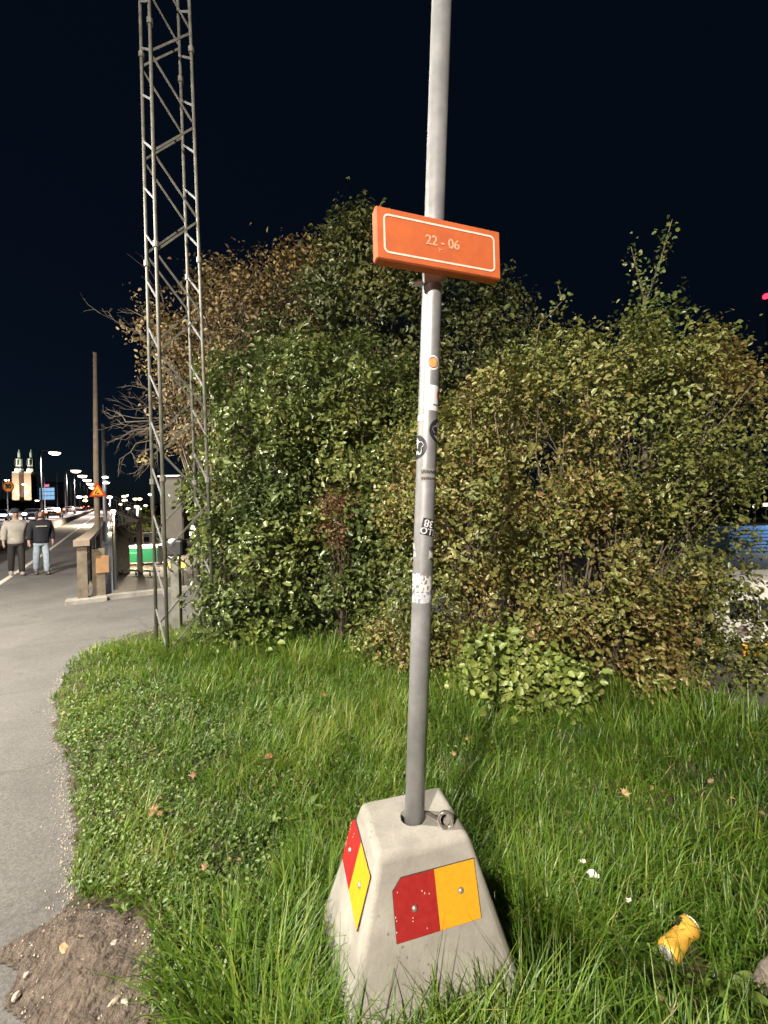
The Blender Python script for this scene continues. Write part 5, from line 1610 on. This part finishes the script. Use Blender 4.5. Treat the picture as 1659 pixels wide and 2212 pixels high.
# ================================================================== CARS
def make_car(head):
    root = thing('car', 'x', 'car')
    prof = [(-2.1, 0.30), (-2.12, 0.62), (-1.95, 0.80), (-1.15, 0.92), (-0.55, 1.36), (0.75, 1.40), (1.55, 0.98), (2.05, 0.92), (2.12, 0.55), (2.08, 0.30)]
    bm = bmesh.new()
    f = [bm.verts.new((-0.88 if z < 1.0 else -0.66, x, z)) for x, z in prof]
    g = [bm.verts.new((0.88 if z < 1.0 else 0.66, x, z)) for x, z in prof]
    bm.faces.new(f); bm.faces.new(g[::-1])
    n_ = len(prof)
    for i in range(n_): bm.faces.new((f[i], g[i], g[(i+1) % n_], f[(i+1) % n_])[::-1])
    bmesh.ops.recalc_face_normals(bm, faces=bm.faces)
    bmesh.ops.bevel(bm, geom=list(bm.edges), offset=0.05, segments=2, affect='EDGES')
    me = bpy.data.meshes.new('body'); bm.to_mesh(me); bm.free()
    link('body', me, M['car_paint'], root)
    def pane(name, pts): 
        b = MB(); b.add(pts, [tuple(range(len(pts)))]); return b.build(name, M['glass'], root)
    o_ = 0.012
    pane('windscreen', [(-0.70, -1.10, 0.95 + o_), (0.70, -1.10, 0.95 + o_), (0.60, -0.60, 1.33 + o_), (-0.60, -0.60, 1.33 + o_)])
    pane('rear_window', [(0.66, 1.48, 1.02 + o_), (-0.66, 1.48, 1.02 + o_), (-0.58, 0.86, 1.35 + o_), (0.58, 0.86, 1.35 + o_)])
    for sg in (-1, 1):
        pane('side_window', [(sg * 0.885, -1.0, 0.96), (sg * 0.885, 1.3, 0.98), (sg * 0.70, 0.7, 1.33), (sg * 0.70, -0.5, 1.31)][::sg])
    for sx in (-1, 1):
        for y in (-1.3, 1.3):
            w_ = MB(); w_.lathe([(0.20, -0.1), (0.30, -0.1), (0.32, -0.06), (0.32, 0.06), (0.30, 0.1), (0.20, 0.1)], (sx * 0.80, y, 0.32), 18, [[0, 1, 0], [0, 0, 1], [1, 0, 0]])
            wo = w_.build('wheel', M['rubber'], root)
            MB().lathe([(0.19, -0.11), (0.10, -0.12), (0.02, -0.12), (0.02, 0.12), (0.10, 0.12), (0.19, 0.11)], (sx * 0.80, y, 0.32), 12, [[0, 1, 0], [0, 0, 1], [1, 0, 0]]).build('rim', M['bolt'], wo)
    for sx in (-1, 1):
        MB().box((sx * 0.62, -2.06, 0.68), (0.40, 0.18, 0.20), None, 0.05).build('headlight', M['head'] if head else M['glass'], root)
        tl_ = MB().box((sx * 0.66, 2.06, 0.80), (0.40, 0.12, 0.20), None, 0.04).build('tail_light', M['tail'], root)
        MB().box((sx * 0.62, 2.118, 0.80), (0.20, 0.02, 0.09), None, 0.005).build('brake_lamp', M['brake'], tl_)
    MB().box((0, 2.10, 0.62), (0.5, 0.04, 0.12), None, 0.005).build('number_plate', M['white'], root)
    return root


car_yaw = math.atan2(-SD[0], SD[1])    # nose (-y) away from the viewer needs half a turn
def place_car(c, px, py, Y, towards, label):
    q = at(px, py, Y); s_, t_ = st(q)
    c.location = Vector((q[0], q[1], float(dz(s_)) + 0.005))
    slope = math.atan(0.0326)
    c.rotation_euler = (0, 0, car_yaw + (0 if towards else math.pi))
    tag(c, label, 'car', 'cars on the bridge road')
    return c
away = make_car(False)
place_car(away, 116, 1097, 56, False, 'nearest car with red tail lights driving away on the road')
for (x, Y, lb) in ((150, 80, 'second car driving away, red tail lights beyond the nearest one'), (170, 112, 'third car driving away, small red lights far up the road'), (187, 150, 'farthest car driving away up the road')):
    place_car(copy_tree(away), x, 1095, Y, False, lb)
onc = make_car(True)
place_car(onc, 72, 1090, 52, True, 'oncoming car with white headlights, right of the two nearest')
for (x, Y, lb) in ((-2, 46, 'oncoming car with glaring headlights at the left edge'), (108, 95, 'smaller oncoming car with headlights further up the road')):
    place_car(copy_tree(onc), x, 1092, Y, True, lb)

# ================================================================== CHURCH with twin towers
def px2(x, y, Y=600): return at(x, y, Y)
cbase = px2(55, 1090); cbase[2] = 8
ch = thing('church', 'floodlit twin-towered church far away above the road at left', 'church', cbase)
def tower_part(cx, y0, y1, wpx0, wpx1, name, m, nseg=4, rot=45, parent=ch):
    a = px2(cx, y0); c = px2(cx, y1)
    k = 600 / FPX
    f_ = 1 / math.cos(math.pi / nseg) if nseg == 4 else 1.0
    b = MB(); V = []
    for p, w_ in ((a, wpx0), (c, wpx1)):
        for i in range(nseg):
            ang = 2 * math.pi * i / nseg + R(rot)
            V.append((a[0] + w_ * k / 2 * f_ * math.cos(ang), p[1] + w_ * k / 2 * f_ * math.sin(ang), p[2]))
    F = [(i, (i+1) % nseg, nseg + (i+1) % nseg, nseg + i) for i in range(nseg)] + [tuple(range(nseg))[::-1], tuple(range(nseg, 2 * nseg))]
    b.add(V, F); return b.build(name, m, parent)
for cx, dy in ((41, 0), (67, 0)):
    tp = tower_part(cx, 1085, 1022, 15.5, 14.5, 'tower_shaft', M['brick'])
    tower_part(cx, 1022, 1019.5, 16, 16, 'cornice', M['copper'])
    tower_part(cx, 1019.5, 1013, 16, 15, 'belfry_base', M['white'], 8, 22.5)
    tower_part(cx, 1013, 1008, 12.5, 12.5, 'belfry_ring', M['dark'], 8, 22.5)
    bf = tower_part(cx, 1008, 991.5, 12, 11.5, 'belfry', M['copper'], 8, 22.5)
    for k in (-1, 1):
        q = px2(cx + k * 3, 1000) - [0, 4.3, 0]
        MB().box(q, (1.6, 0.5, 8.0)).build('belfry_opening', M['dark'], bf)
    tower_part(cx, 991.5, 988.5, 9, 4, 'dome', M['dark'], 8, 22.5)
    tower_part(cx, 988.5, 978, 5.5, 4.5, 'lantern', M['copper'], 8, 22.5)
    tower_part(cx, 978, 970, 4, 0.6, 'spire', M['copper'], 8, 22.5)
    for q, pw in ((px2(cx, 1070) + [0, -42, -14], 210000), (px2(cx, 1020) + [0, -34, 0], 75000)):
        ld = bpy.data.lights.new('floodlight', 'SPOT'); ld.energy = pw; ld.spot_size = R(60); ld.color = (1.0, 0.84, 0.66) if pw > 200000 else (0.95, 1.0, 0.85); ld.shadow_soft_size = 0.5
        lo = bpy.data.objects.new('floodlight', ld); COL.objects.link(lo); lo.parent = ch
        lo.location = Vector(q - rootloc(ch))
        tgt = px2(cx, 1040 if pw > 200000 else 996)
        lo.rotation_euler = Vector(tgt - q).to_track_quat('-Z', 'Y').to_euler()

# lit blue-white building between church and lamps
lbq = at(102, 1080, 300)
zt_, zb2 = at(102, 1043, 300)[2], at(102, 1090, 300)[2]
lb_ = thing('lit_building', 'small pale building lit blue-white beyond the road right of the church', 'building', (lbq[0], lbq[1], zb2))
MB().box((lbq[0], lbq[1] + 4, (zt_ + zb2) / 2), (11.5, 8, zt_ - zb2)).build('wall', M['white'], lb_)
MB().box((lbq[0], lbq[1] + 4, zt_ + 0.3), (12.2, 8.6, 0.6)).build('roof', M['dark'], lb_)
for i in range(4):
    for j in range(3):
        q = (lbq[0] - 4.1 + i * 2.75, lbq[1] - 0.12, zt_ - 5.0 - j * 3.0)
        MB().box(q, (2.4, 0.2, 2.5)).build('window_pane', M['bluewin'], lb_)
MB().box((lbq[0] - 0.2, lbq[1] - 0.15, zt_ - 2.0), (3.6, 0.24, 1.5)).build('lit_sign', M['pinksign'], lb_)
for sx in (-1, 1):
    MB().box((lbq[0] + sx * 3.6 - 0.2, lbq[1] - 0.15, zt_ - 2.0), (2.2, 0.22, 1.5)).build('dark_panel', M['dark'], lb_)

# thin bare masts along the road
for i, (x, y, Y) in enumerate(((95, 1030, 90), (122, 1016, 110), (140, 1024, 75), (152, 1040, 140), (160, 1045, 170))):
    q = at(x, y, Y); zb3 = float(dz(st(q)[0]))
    tag(MB().tube([(q[0], q[1], zb3), (q[0], q[1], q[2])], [0.12, 0.07], 6).build('flag_mast', M['galv'], loc=(q[0], q[1], zb3)), 'thin bare mast beside the far road, %s from the left' % ['first', 'second', 'third', 'fourth', 'fifth'][i], 'mast', 'bare masts along the road')

# ================================================================== LOWER YARD ON THE LEFT
# green truck
def truck():
    q = gr(249, 1221, LOW); Y = q[1]
    k = Y / FPX
    x0 = q[0]; root = thing('truck', 'small white truck with a green cargo side parked on the lower yard', 'truck', (x0, Y, LOW))
    Lc = 30 * k
    bm = bmesh.new()
    prof = [(0, 0.35), (-0.02, 0.75), (0.25, 1.0), (0.75, 1.72), (1.45, 1.78), (1.45, 0.35)]
    f = [bm.verts.new((x, -0.9, z)) for x, z in prof]; g = [bm.verts.new((x, 0.9, z)) for x, z in prof]
    bm.faces.new(f); bm.faces.new(g[::-1])
    for i in range(6): bm.faces.new((f[i], g[i], g[(i+1) % 6], f[(i+1) % 6]))
    bmesh.ops.recalc_face_normals(bm, faces=bm.faces)
    bmesh.ops.bevel(bm, geom=list(bm.edges), offset=0.05, segments=2, affect='EDGES')
    me = bpy.data.meshes.new('cab'); bm.to_mesh(me); bm.free(); link('cab', me, M['white'], root)
    W = np.array([x0, Y, LOW])
    b = MB(); b.add([W + p for p in [(0.55, -0.915, 1.05), (1.25, -0.915, 1.05), (1.25, -0.915, 1.62), (0.82, -0.915, 1.62)]], [(0, 1, 2, 3)]); b.build('side_window', M['glass'], root)
    MB().box(W + (3.2, 0, 1.10), (3.4, 1.9, 1.7), None, 0.03).build('cargo_box', M['white'], root)
    MB().box(W + (3.2, -0.965, 1.05), (3.3, 0.03, 1.35), None, 0.01).build('green_side', M['green_side'], root)
    MB().box(W + (2.4, -0.985, 1.28), (1.1, 0.012, 0.10)).build('faint_lettering', mat('faded_green', (0.10, 0.40, 0.22), 0.6, var=0.6, scale=12), root)
    for x in (0.75, 4.1):
        for sy in (-0.8, 0.8):
            MB().lathe([(0.2, -0.1), (0.32, -0.1), (0.34, 0), (0.32, 0.1), (0.2, 0.1)], W + (x, sy, 0.34), 16, [[1, 0, 0], [0, 0, 1], [0, 1, 0]]).build('wheel', M['rubber'], root)
    MB().box(W + (2.6, 0, 0.30), (4.3, 1.6, 0.16)).build('chassis', M['dark'], root)
truck()
# low white building behind it
q = gr(300, 1190, LOW)
Yb = 62.0
bx0, bx1 = at(262, 1150, Yb)[0], at(352, 1150, Yb)[0]
hb_ = thing('low_building', 'low pale building with dark windows behind the green truck', 'building', ((bx0 + bx1) / 2, Yb, LOW))
ztb = at(300, 1155, Yb)[2]
MB().box(((bx0 + bx1) / 2, Yb + 2, (LOW + ztb) / 2), (bx1 - bx0, 4, ztb - LOW)).build('wall', M['white'], hb_)
MB().box(((bx0 + bx1) / 2, Yb + 2, ztb + 0.1), (bx1 - bx0 + 0.4, 4.5, 0.2)).build('roof', M['grey'], hb_)
for i in range(4):
    x = bx0 + (bx1 - bx0) * (i + 0.6) / 4.3
    w_ = MB().box((x, Yb - 0.02, ztb - 0.75), (1.0, 0.06, 0.9)).build('window', M['white'], hb_)
    MB().box((x, Yb - 0.06, ztb - 0.75), (0.86, 0.04, 0.76)).build('pane', M['glass'], w_)
# switchback stair beside the bridge
Ys = 34.0
stt = thing('switchback_stair', 'grey switchback stair climbing beside the bridge right of the timber pole', 'stairs', at(240, 1150, Ys) * [1, 1, 0] + [0, 0, LOW])
def flight(a, c, w_=1.1):
    a = at(*a, Ys); c = at(*c, Ys)
    fl = MB().bar(a, c, w_, 0.16).build('stair_flight', M['conc_grey'], stt)
    n_ = 9
    for k in range(n_):
        p = a + (c - a) * (k + 0.5) / n_ + [0, 0, 0.18]
        MB().box(p, (abs(c[0] - a[0]) / n_ * 0.9, w_ - 0.1, 0.06)).build('stair_tread', M['conc_grey'], fl)
    for sy in (-w_/2, w_/2):
        MB().bar(a + [0, sy, 1.05], c + [0, sy, 1.05], 0.05).build('handrail', M['galv'], fl)
        for k in range(6):
            p = a + (c - a) * (k + 0.5) / 6 + [0, sy, 0]
            MB().bar(p, p + [0, 0, 1.05], 0.035).build('baluster', M['galv'], fl)
flight((231, 1097), (304, 1124)); flight((297, 1124), (244, 1143)); flight((252, 1144), (292, 1158))
for (x, y) in ((300, 1124), (246, 1143)):
    p = at(x, y, Ys); MB().box(p, (1.0, 1.9, 0.25)).build('landing', M['conc_grey'], stt)
    MB().bar(p * [1, 1, 0] + [0, 0, LOW], p, 0.3).build('column', M['conc_grey'], stt)
p = at(236, 1160, Ys); MB().box((p[0], p[1] + 1.2, (LOW + 0.6) / 2), (1.3, 0.8, 0.6 - LOW)).build('pier', M['conc_grey'], stt)
# lit round tree on the yard
q = at(305, 1115, 52)
tb_ = np.array([q[0], q[1], LOW])
P, N, T, S, A_, var, Pc = foliage([(q, np.array([1.4, 1.2, 1.2])), (q + [0.9, 0, -0.8], np.array([1.1, 1, 1.0])), (q + [-0.8, 0, -0.6], np.array([0.9, 0.9, 0.8]))], 260, 9, 0.22, 0.4)
rt = thing('yard_tree', 'yellow-green lamp-lit tree on the lower yard', 'tree', tb_)
link('crown', leaves_mesh('crown', P - tb_, N, T, S, A_, var), LM['lime'], rt)['kind'] = 'stuff'
MB().tube([tb_, tb_ + [0.1, 0, 2], q], [0.16, 0.13, 0.06], 7).build('trunk', M['bark'], rt, smooth=True)
# grass strip and pipe rail on the yard
V = [gr(205, 1232, LOW + 0.02), gr(345, 1236, LOW + 0.02), gr(345, 1222, LOW + 0.02), gr(240, 1222, LOW + 0.02)]
sheet('yard_verge', V, [(0, 1, 2, 3)], M['soil'])
V0, V1 = gr(200, 1240, LOW), gr(346, 1245, LOW)
pr_ = thing('yard_barrier', 'long pale guard rail across the lower yard before the truck', 'guard rail', V0)
MB().bar(V0 + [0, 0, 0.42], V1 + [0, 0, 0.42], 0.08, 0.16).build('rail', M['galv'], pr_)
for k in range(5):
    p = V0 + (V1 - V0) * (k + 0.3) / 5
    MB().bar(p, p + [0, 0, 0.44], 0.09).build('rail_post', M['dark'], pr_)


def quay_lamp(x, y, Y, m, hs, label, power=0, col=(1, 0.85, 0.6)):
    q = at(x, y, Y)
    t = thing('quay_lamp', label, 'lamp', (q[0], q[1], LOW), 'lamps on the lower quay')
    MB().tube([(q[0], q[1] + 0.05, LOW), (q[0], q[1] + 0.05, q[2])], [0.09, 0.05], 6).build('mast', M['galv'], t)
    h_ = MB().box(q + [0, 0, hs * 0.35], (hs * 1.2, hs * 0.9, hs * 0.25), None, hs * 0.08).build('lamp_head', M['dark'], t)
    MB().box(q, (hs, hs * 0.7, hs * 0.45), None, hs * 0.18).build('lamp_lens', m, h_)
    if power: area_light(t, q - [0, 0, hs * 0.5], power, col, hs)
    return t
cv = lambda x, y: ((300 + x * 0.2411) / 1.8228, (1800 + y * 0.2411) / 1.8228)
ql = [(545, 655, 38, 'lamp_cool', 0.42, 4500), (602, 880, 27, 'lamp_cool', 0.30, 900), (780, 642, 150, 'lamp_warm', 1.4, 0), (826, 624, 160, 'lamp_pale', 1.1, 0), (790, 705, 150, 'lamp_warm', 1.6, 0), (726, 770, 120, 'lamp_warm', 0.9, 0), (962, 685, 170, 'lamp_warm', 1.5, 0), (1038, 684, 170, 'lamp_warm', 1.6, 0),
      (1130, 790, 120, 'lamp_warm', 0.9, 0), (1040, 842, 100, 'lamp_warm', 0.8, 0), (850, 842, 110, 'lamp_pale', 0.9, 0), (990, 812, 44, 'lamp_cool', 0.50, 6000), (1210, 612, 90, 'lamp_cool', 0.8, 0), (718, 1488, 50, 'lamp_cool', 0.55, 2500), (795, 1502, 52, 'lamp_warm', 0.5, 0), (1192, 1460, 48, 'lamp_cool', 0.6, 0), (1322, 1455, 48, 'lamp_cool', 0.6, 2500), (1450, 1450, 50, 'lamp_warm', 0.4, 0),
      (150, 712, 180, 'lamp_warm', 1.8, 0), (330, 738, 160, 'lamp_pale', 1.5, 0), (50, 652, 200, 'lamp_pale', 2.2, 0), (150, 652, 210, 'lamp_warm', 2.0, 0)]
words_ = ['first', 'second', 'third', 'fourth', 'fifth', 'sixth', 'seventh', 'eighth', 'ninth', 'tenth', 'eleventh', 'twelfth', 'thirteenth', 'fourteenth', 'fifteenth', 'sixteenth', 'seventeenth', 'eighteenth', 'nineteenth', 'twentieth', 'twenty-first', 'twenty-second']
for i, (x, y, Y, m_, hs, pw) in enumerate(sorted(ql)):
    px_, py_ = cv(x, y)
    quay_lamp(px_, py_, Y, M[m_], hs, 'small lit lamp beyond the timber pole, %s from the left' % words_[i], pw)
# work lights seen through the tower
wl_ = at(413, 1143, 30)
wt = thing('work_light', 'bright cluster of work lights seen through the lattice tower', 'work light', (wl_[0], wl_[1], LOW))
MB().tube([(wl_[0], wl_[1] + 0.1, LOW), (wl_[0], wl_[1] + 0.1, wl_[2] + 0.3)], 0.05, 6).build('mast', M['dark'], wt)
for (dx, dz_) in ((-0.32, 0.1), (0.05, 0.15), (0.35, 0.05), (-0.15, -0.35), (0.2, -0.4)):
    MB().box(wl_ + [dx, 0, dz_], (0.3, 0.1, 0.26), None, 0.04).build('lamp_panel', M['lamp_cool'], wt)
for i, (x, y) in enumerate(((368, 1221), (395, 1220))):
    q = at(x, y, 24)
    t = thing('barrier_lamp', 'yellow warning lamp on a post behind the cabinet, the %s one' % ('left', 'right')[i], 'warning lamp', (q[0], q[1], LOW), 'yellow warning lamps')
    MB().tube([(q[0], q[1], LOW), (q[0], q[1], q[2] - 0.1)], 0.035, 6).build('post', M['dark'], t)
    MB().lathe([(0.06, -0.16), (0.12, -0.10), (0.13, 0.04), (0.08, 0.12)], q, 12).build('lamp_lens', M['amber'], t, smooth=True)

# ================================================================== LOWER YARD ON THE RIGHT
def van():
    q = gr(1455, 1415, LOW); Y = q[1]
    x0 = q[0]; W = np.array([x0, Y, LOW])
    root = thing('van', 'white van with a yellow skirt parked below the bank at the right edge', 'van', W)
    def bevbox(name, prof, w0, m):
        bm = bmesh.new()
        f = [bm.verts.new((x, -w0, z)) for x, z in prof]; g = [bm.verts.new((x, w0, z)) for x, z in prof]
        n_ = len(prof)
        bm.faces.new(f); bm.faces.new(g[::-1])
        for i in range(n_): bm.faces.new((f[i], g[i], g[(i+1) % n_], f[(i+1) % n_]))
        bmesh.ops.recalc_face_normals(bm, faces=bm.faces)
        bmesh.ops.bevel(bm, geom=list(bm.edges), offset=0.06, segments=3, affect='EDGES')
        me = bpy.data.meshes.new(name); bm.to_mesh(me); bm.free()
        return link(name, me, m, root)
    bevbox('body', [(0, 0.62), (-0.02, 1.05), (0.30, 1.25), (0.75, 2.05), (1.1, 2.42), (5.2, 2.45), (5.25, 0.62)], 1.0, M['white'])
    MB().box(W + (2.6, -0.02, 0.45), (5.1, 2.06, 0.36), None, 0.04).build('yellow_skirt', mat('skirt_yellow', (0.72, 0.36, 0.03), 0.5), root)
    for (a, c) in ((0.95, 1.75), (1.85, 2.95), (3.05, 4.15), (4.25, 5.05)):
        MB().box(W + ((a + c) / 2, -1.005, 1.62), (c - a, 0.03, 0.55), None, 0.01).build('side_window', M['glass'], root)
    b = MB(); b.add([W + p for p in [(0.30, -0.85, 1.30), (0.30, 0.85, 1.30), (0.74, 0.8, 2.05), (0.74, -0.8, 2.05)]], [(0, 1, 2, 3)[::-1]])
    b.build('windscreen', M['glass'], root).location = (-0.03, 0, 0.03)
    for x in (0.95, 4.2):
        for sy in (-0.9, 0.9):
            wo = MB().lathe([(0.2, -0.12), (0.32, -0.12), (0.35, 0), (0.32, 0.12), (0.2, 0.12)], W + (x, sy * 1.04, 0.35), 18, [[1, 0, 0], [0, 0, 1], [0, 1, 0]]).build('wheel', M['rubber'], root)
            MB().lathe([(0.19, -0.125), (0.05, -0.13), (0.05, 0.13), (0.19, 0.125)], W + (x, sy * 1.04, 0.35), 14, [[1, 0, 0], [0, 0, 1], [0, 1, 0]]).build('rim', M['bolt'], wo)
    for k in range(2):
        MB().lathe([(0.16, 0), (0.16, 0.012)], W + (1.3 + 0.42 * k, -1.012, 1.02), 16, [[1, 0, 0], [0, 0, 1], [0, -1, 0]]).build('round_marking', mat('marking_grey', (0.25, 0.2, 0.2), 0.6), root)
    MB().box(W + (1.80, -1.012, 1.35), (0.012, 0.01, 1.3)).build('door_gap', M['dark'], root)
    return W
W = van()
# blue container further off
q = gr(1575, 1196, LOW); Yc = q[1]
ct = thing('container', 'pale blue ribbed container far beyond the shrub at the right edge', 'container', (q[0], Yc, LOW))
MB().box((q[0] + 3, Yc + 1.2, LOW + 1.2), (6, 2.4, 2.4), None, 0.03).build('container_box', M['blue_box'], ct)
for k in range(7):
    MB().box((q[0] + 3, Yc - 0.03, LOW + 0.25 + k * 0.32), (5.8, 0.06, 0.12)).build('rib', M['blue_box'], ct)
# parking line
a, c = gr(1635, 1457, LOW + 0.004), gr(1700, 1459, LOW + 0.004)
d_ = np.array([0, 0.1, 0])
sheet('parking_line', [a, c, c + d_, a + d_], [(0, 1, 2, 3)], M['line'])
# added unseen lamps that light the van, the left yard and the container
street_lamp((15.5, 6.5, LOW), (14.6, 7.3, 2.6), 'added yard lamp lighting the white van, out of view to the right', M['lamp_cool'], 1300, (1.0, 0.90, 0.72))
street_lamp((-4.6, 21.0, LOW), (-4.9, 20.0, 3.6), 'added yard lamp hidden behind the left shrub, lighting the lower yard', M['lamp_cool'], 2600, (0.85, 0.92, 1.0))
street_lamp((44, 34, LOW), (42.5, 34.2, 4.5), 'added far yard lamp lighting the blue container, out of view to the right', M['lamp_pale'], 5000, (0.75, 0.88, 1.0))
for i, (x, y, Y, m_, hs) in enumerate(((1416, 1046, 60, 'lamp_pale', 0.9), (1440, 1039, 62, 'lamp_pale', 0.9), (1478, 1036, 60, 'lamp_cool', 0.7), (1632, 1094, 90, 'lamp_cool', 0.9), (1655, 1090, 90, 'lamp_cool', 1.2), (1410, 1118, 40, 'lamp_pale', 0.3))):
    quay_lamp(x, y, Y, M[m_], hs, 'far lamp glinting through or beside the right shrub, %s from the left' % words_[i])
# tall mast with a red light
q = at(1655, 640, 120)
t = thing('warning_mast', 'tall dark mast with a red light in the sky at the right edge', 'mast', (q[0], q[1], LOW))
MB().tube([(q[0], q[1], LOW), (q[0], q[1], q[2] - 0.5)], [0.5, 0.08], 10).build('mast', M['dark'], t)
MB().lathe([(0.3, -0.7), (0.75, -0.4), (0.8, 0.3), (0.4, 0.7)], q, 14).build('lamp_lens', M['redlamp'], t, smooth=True)
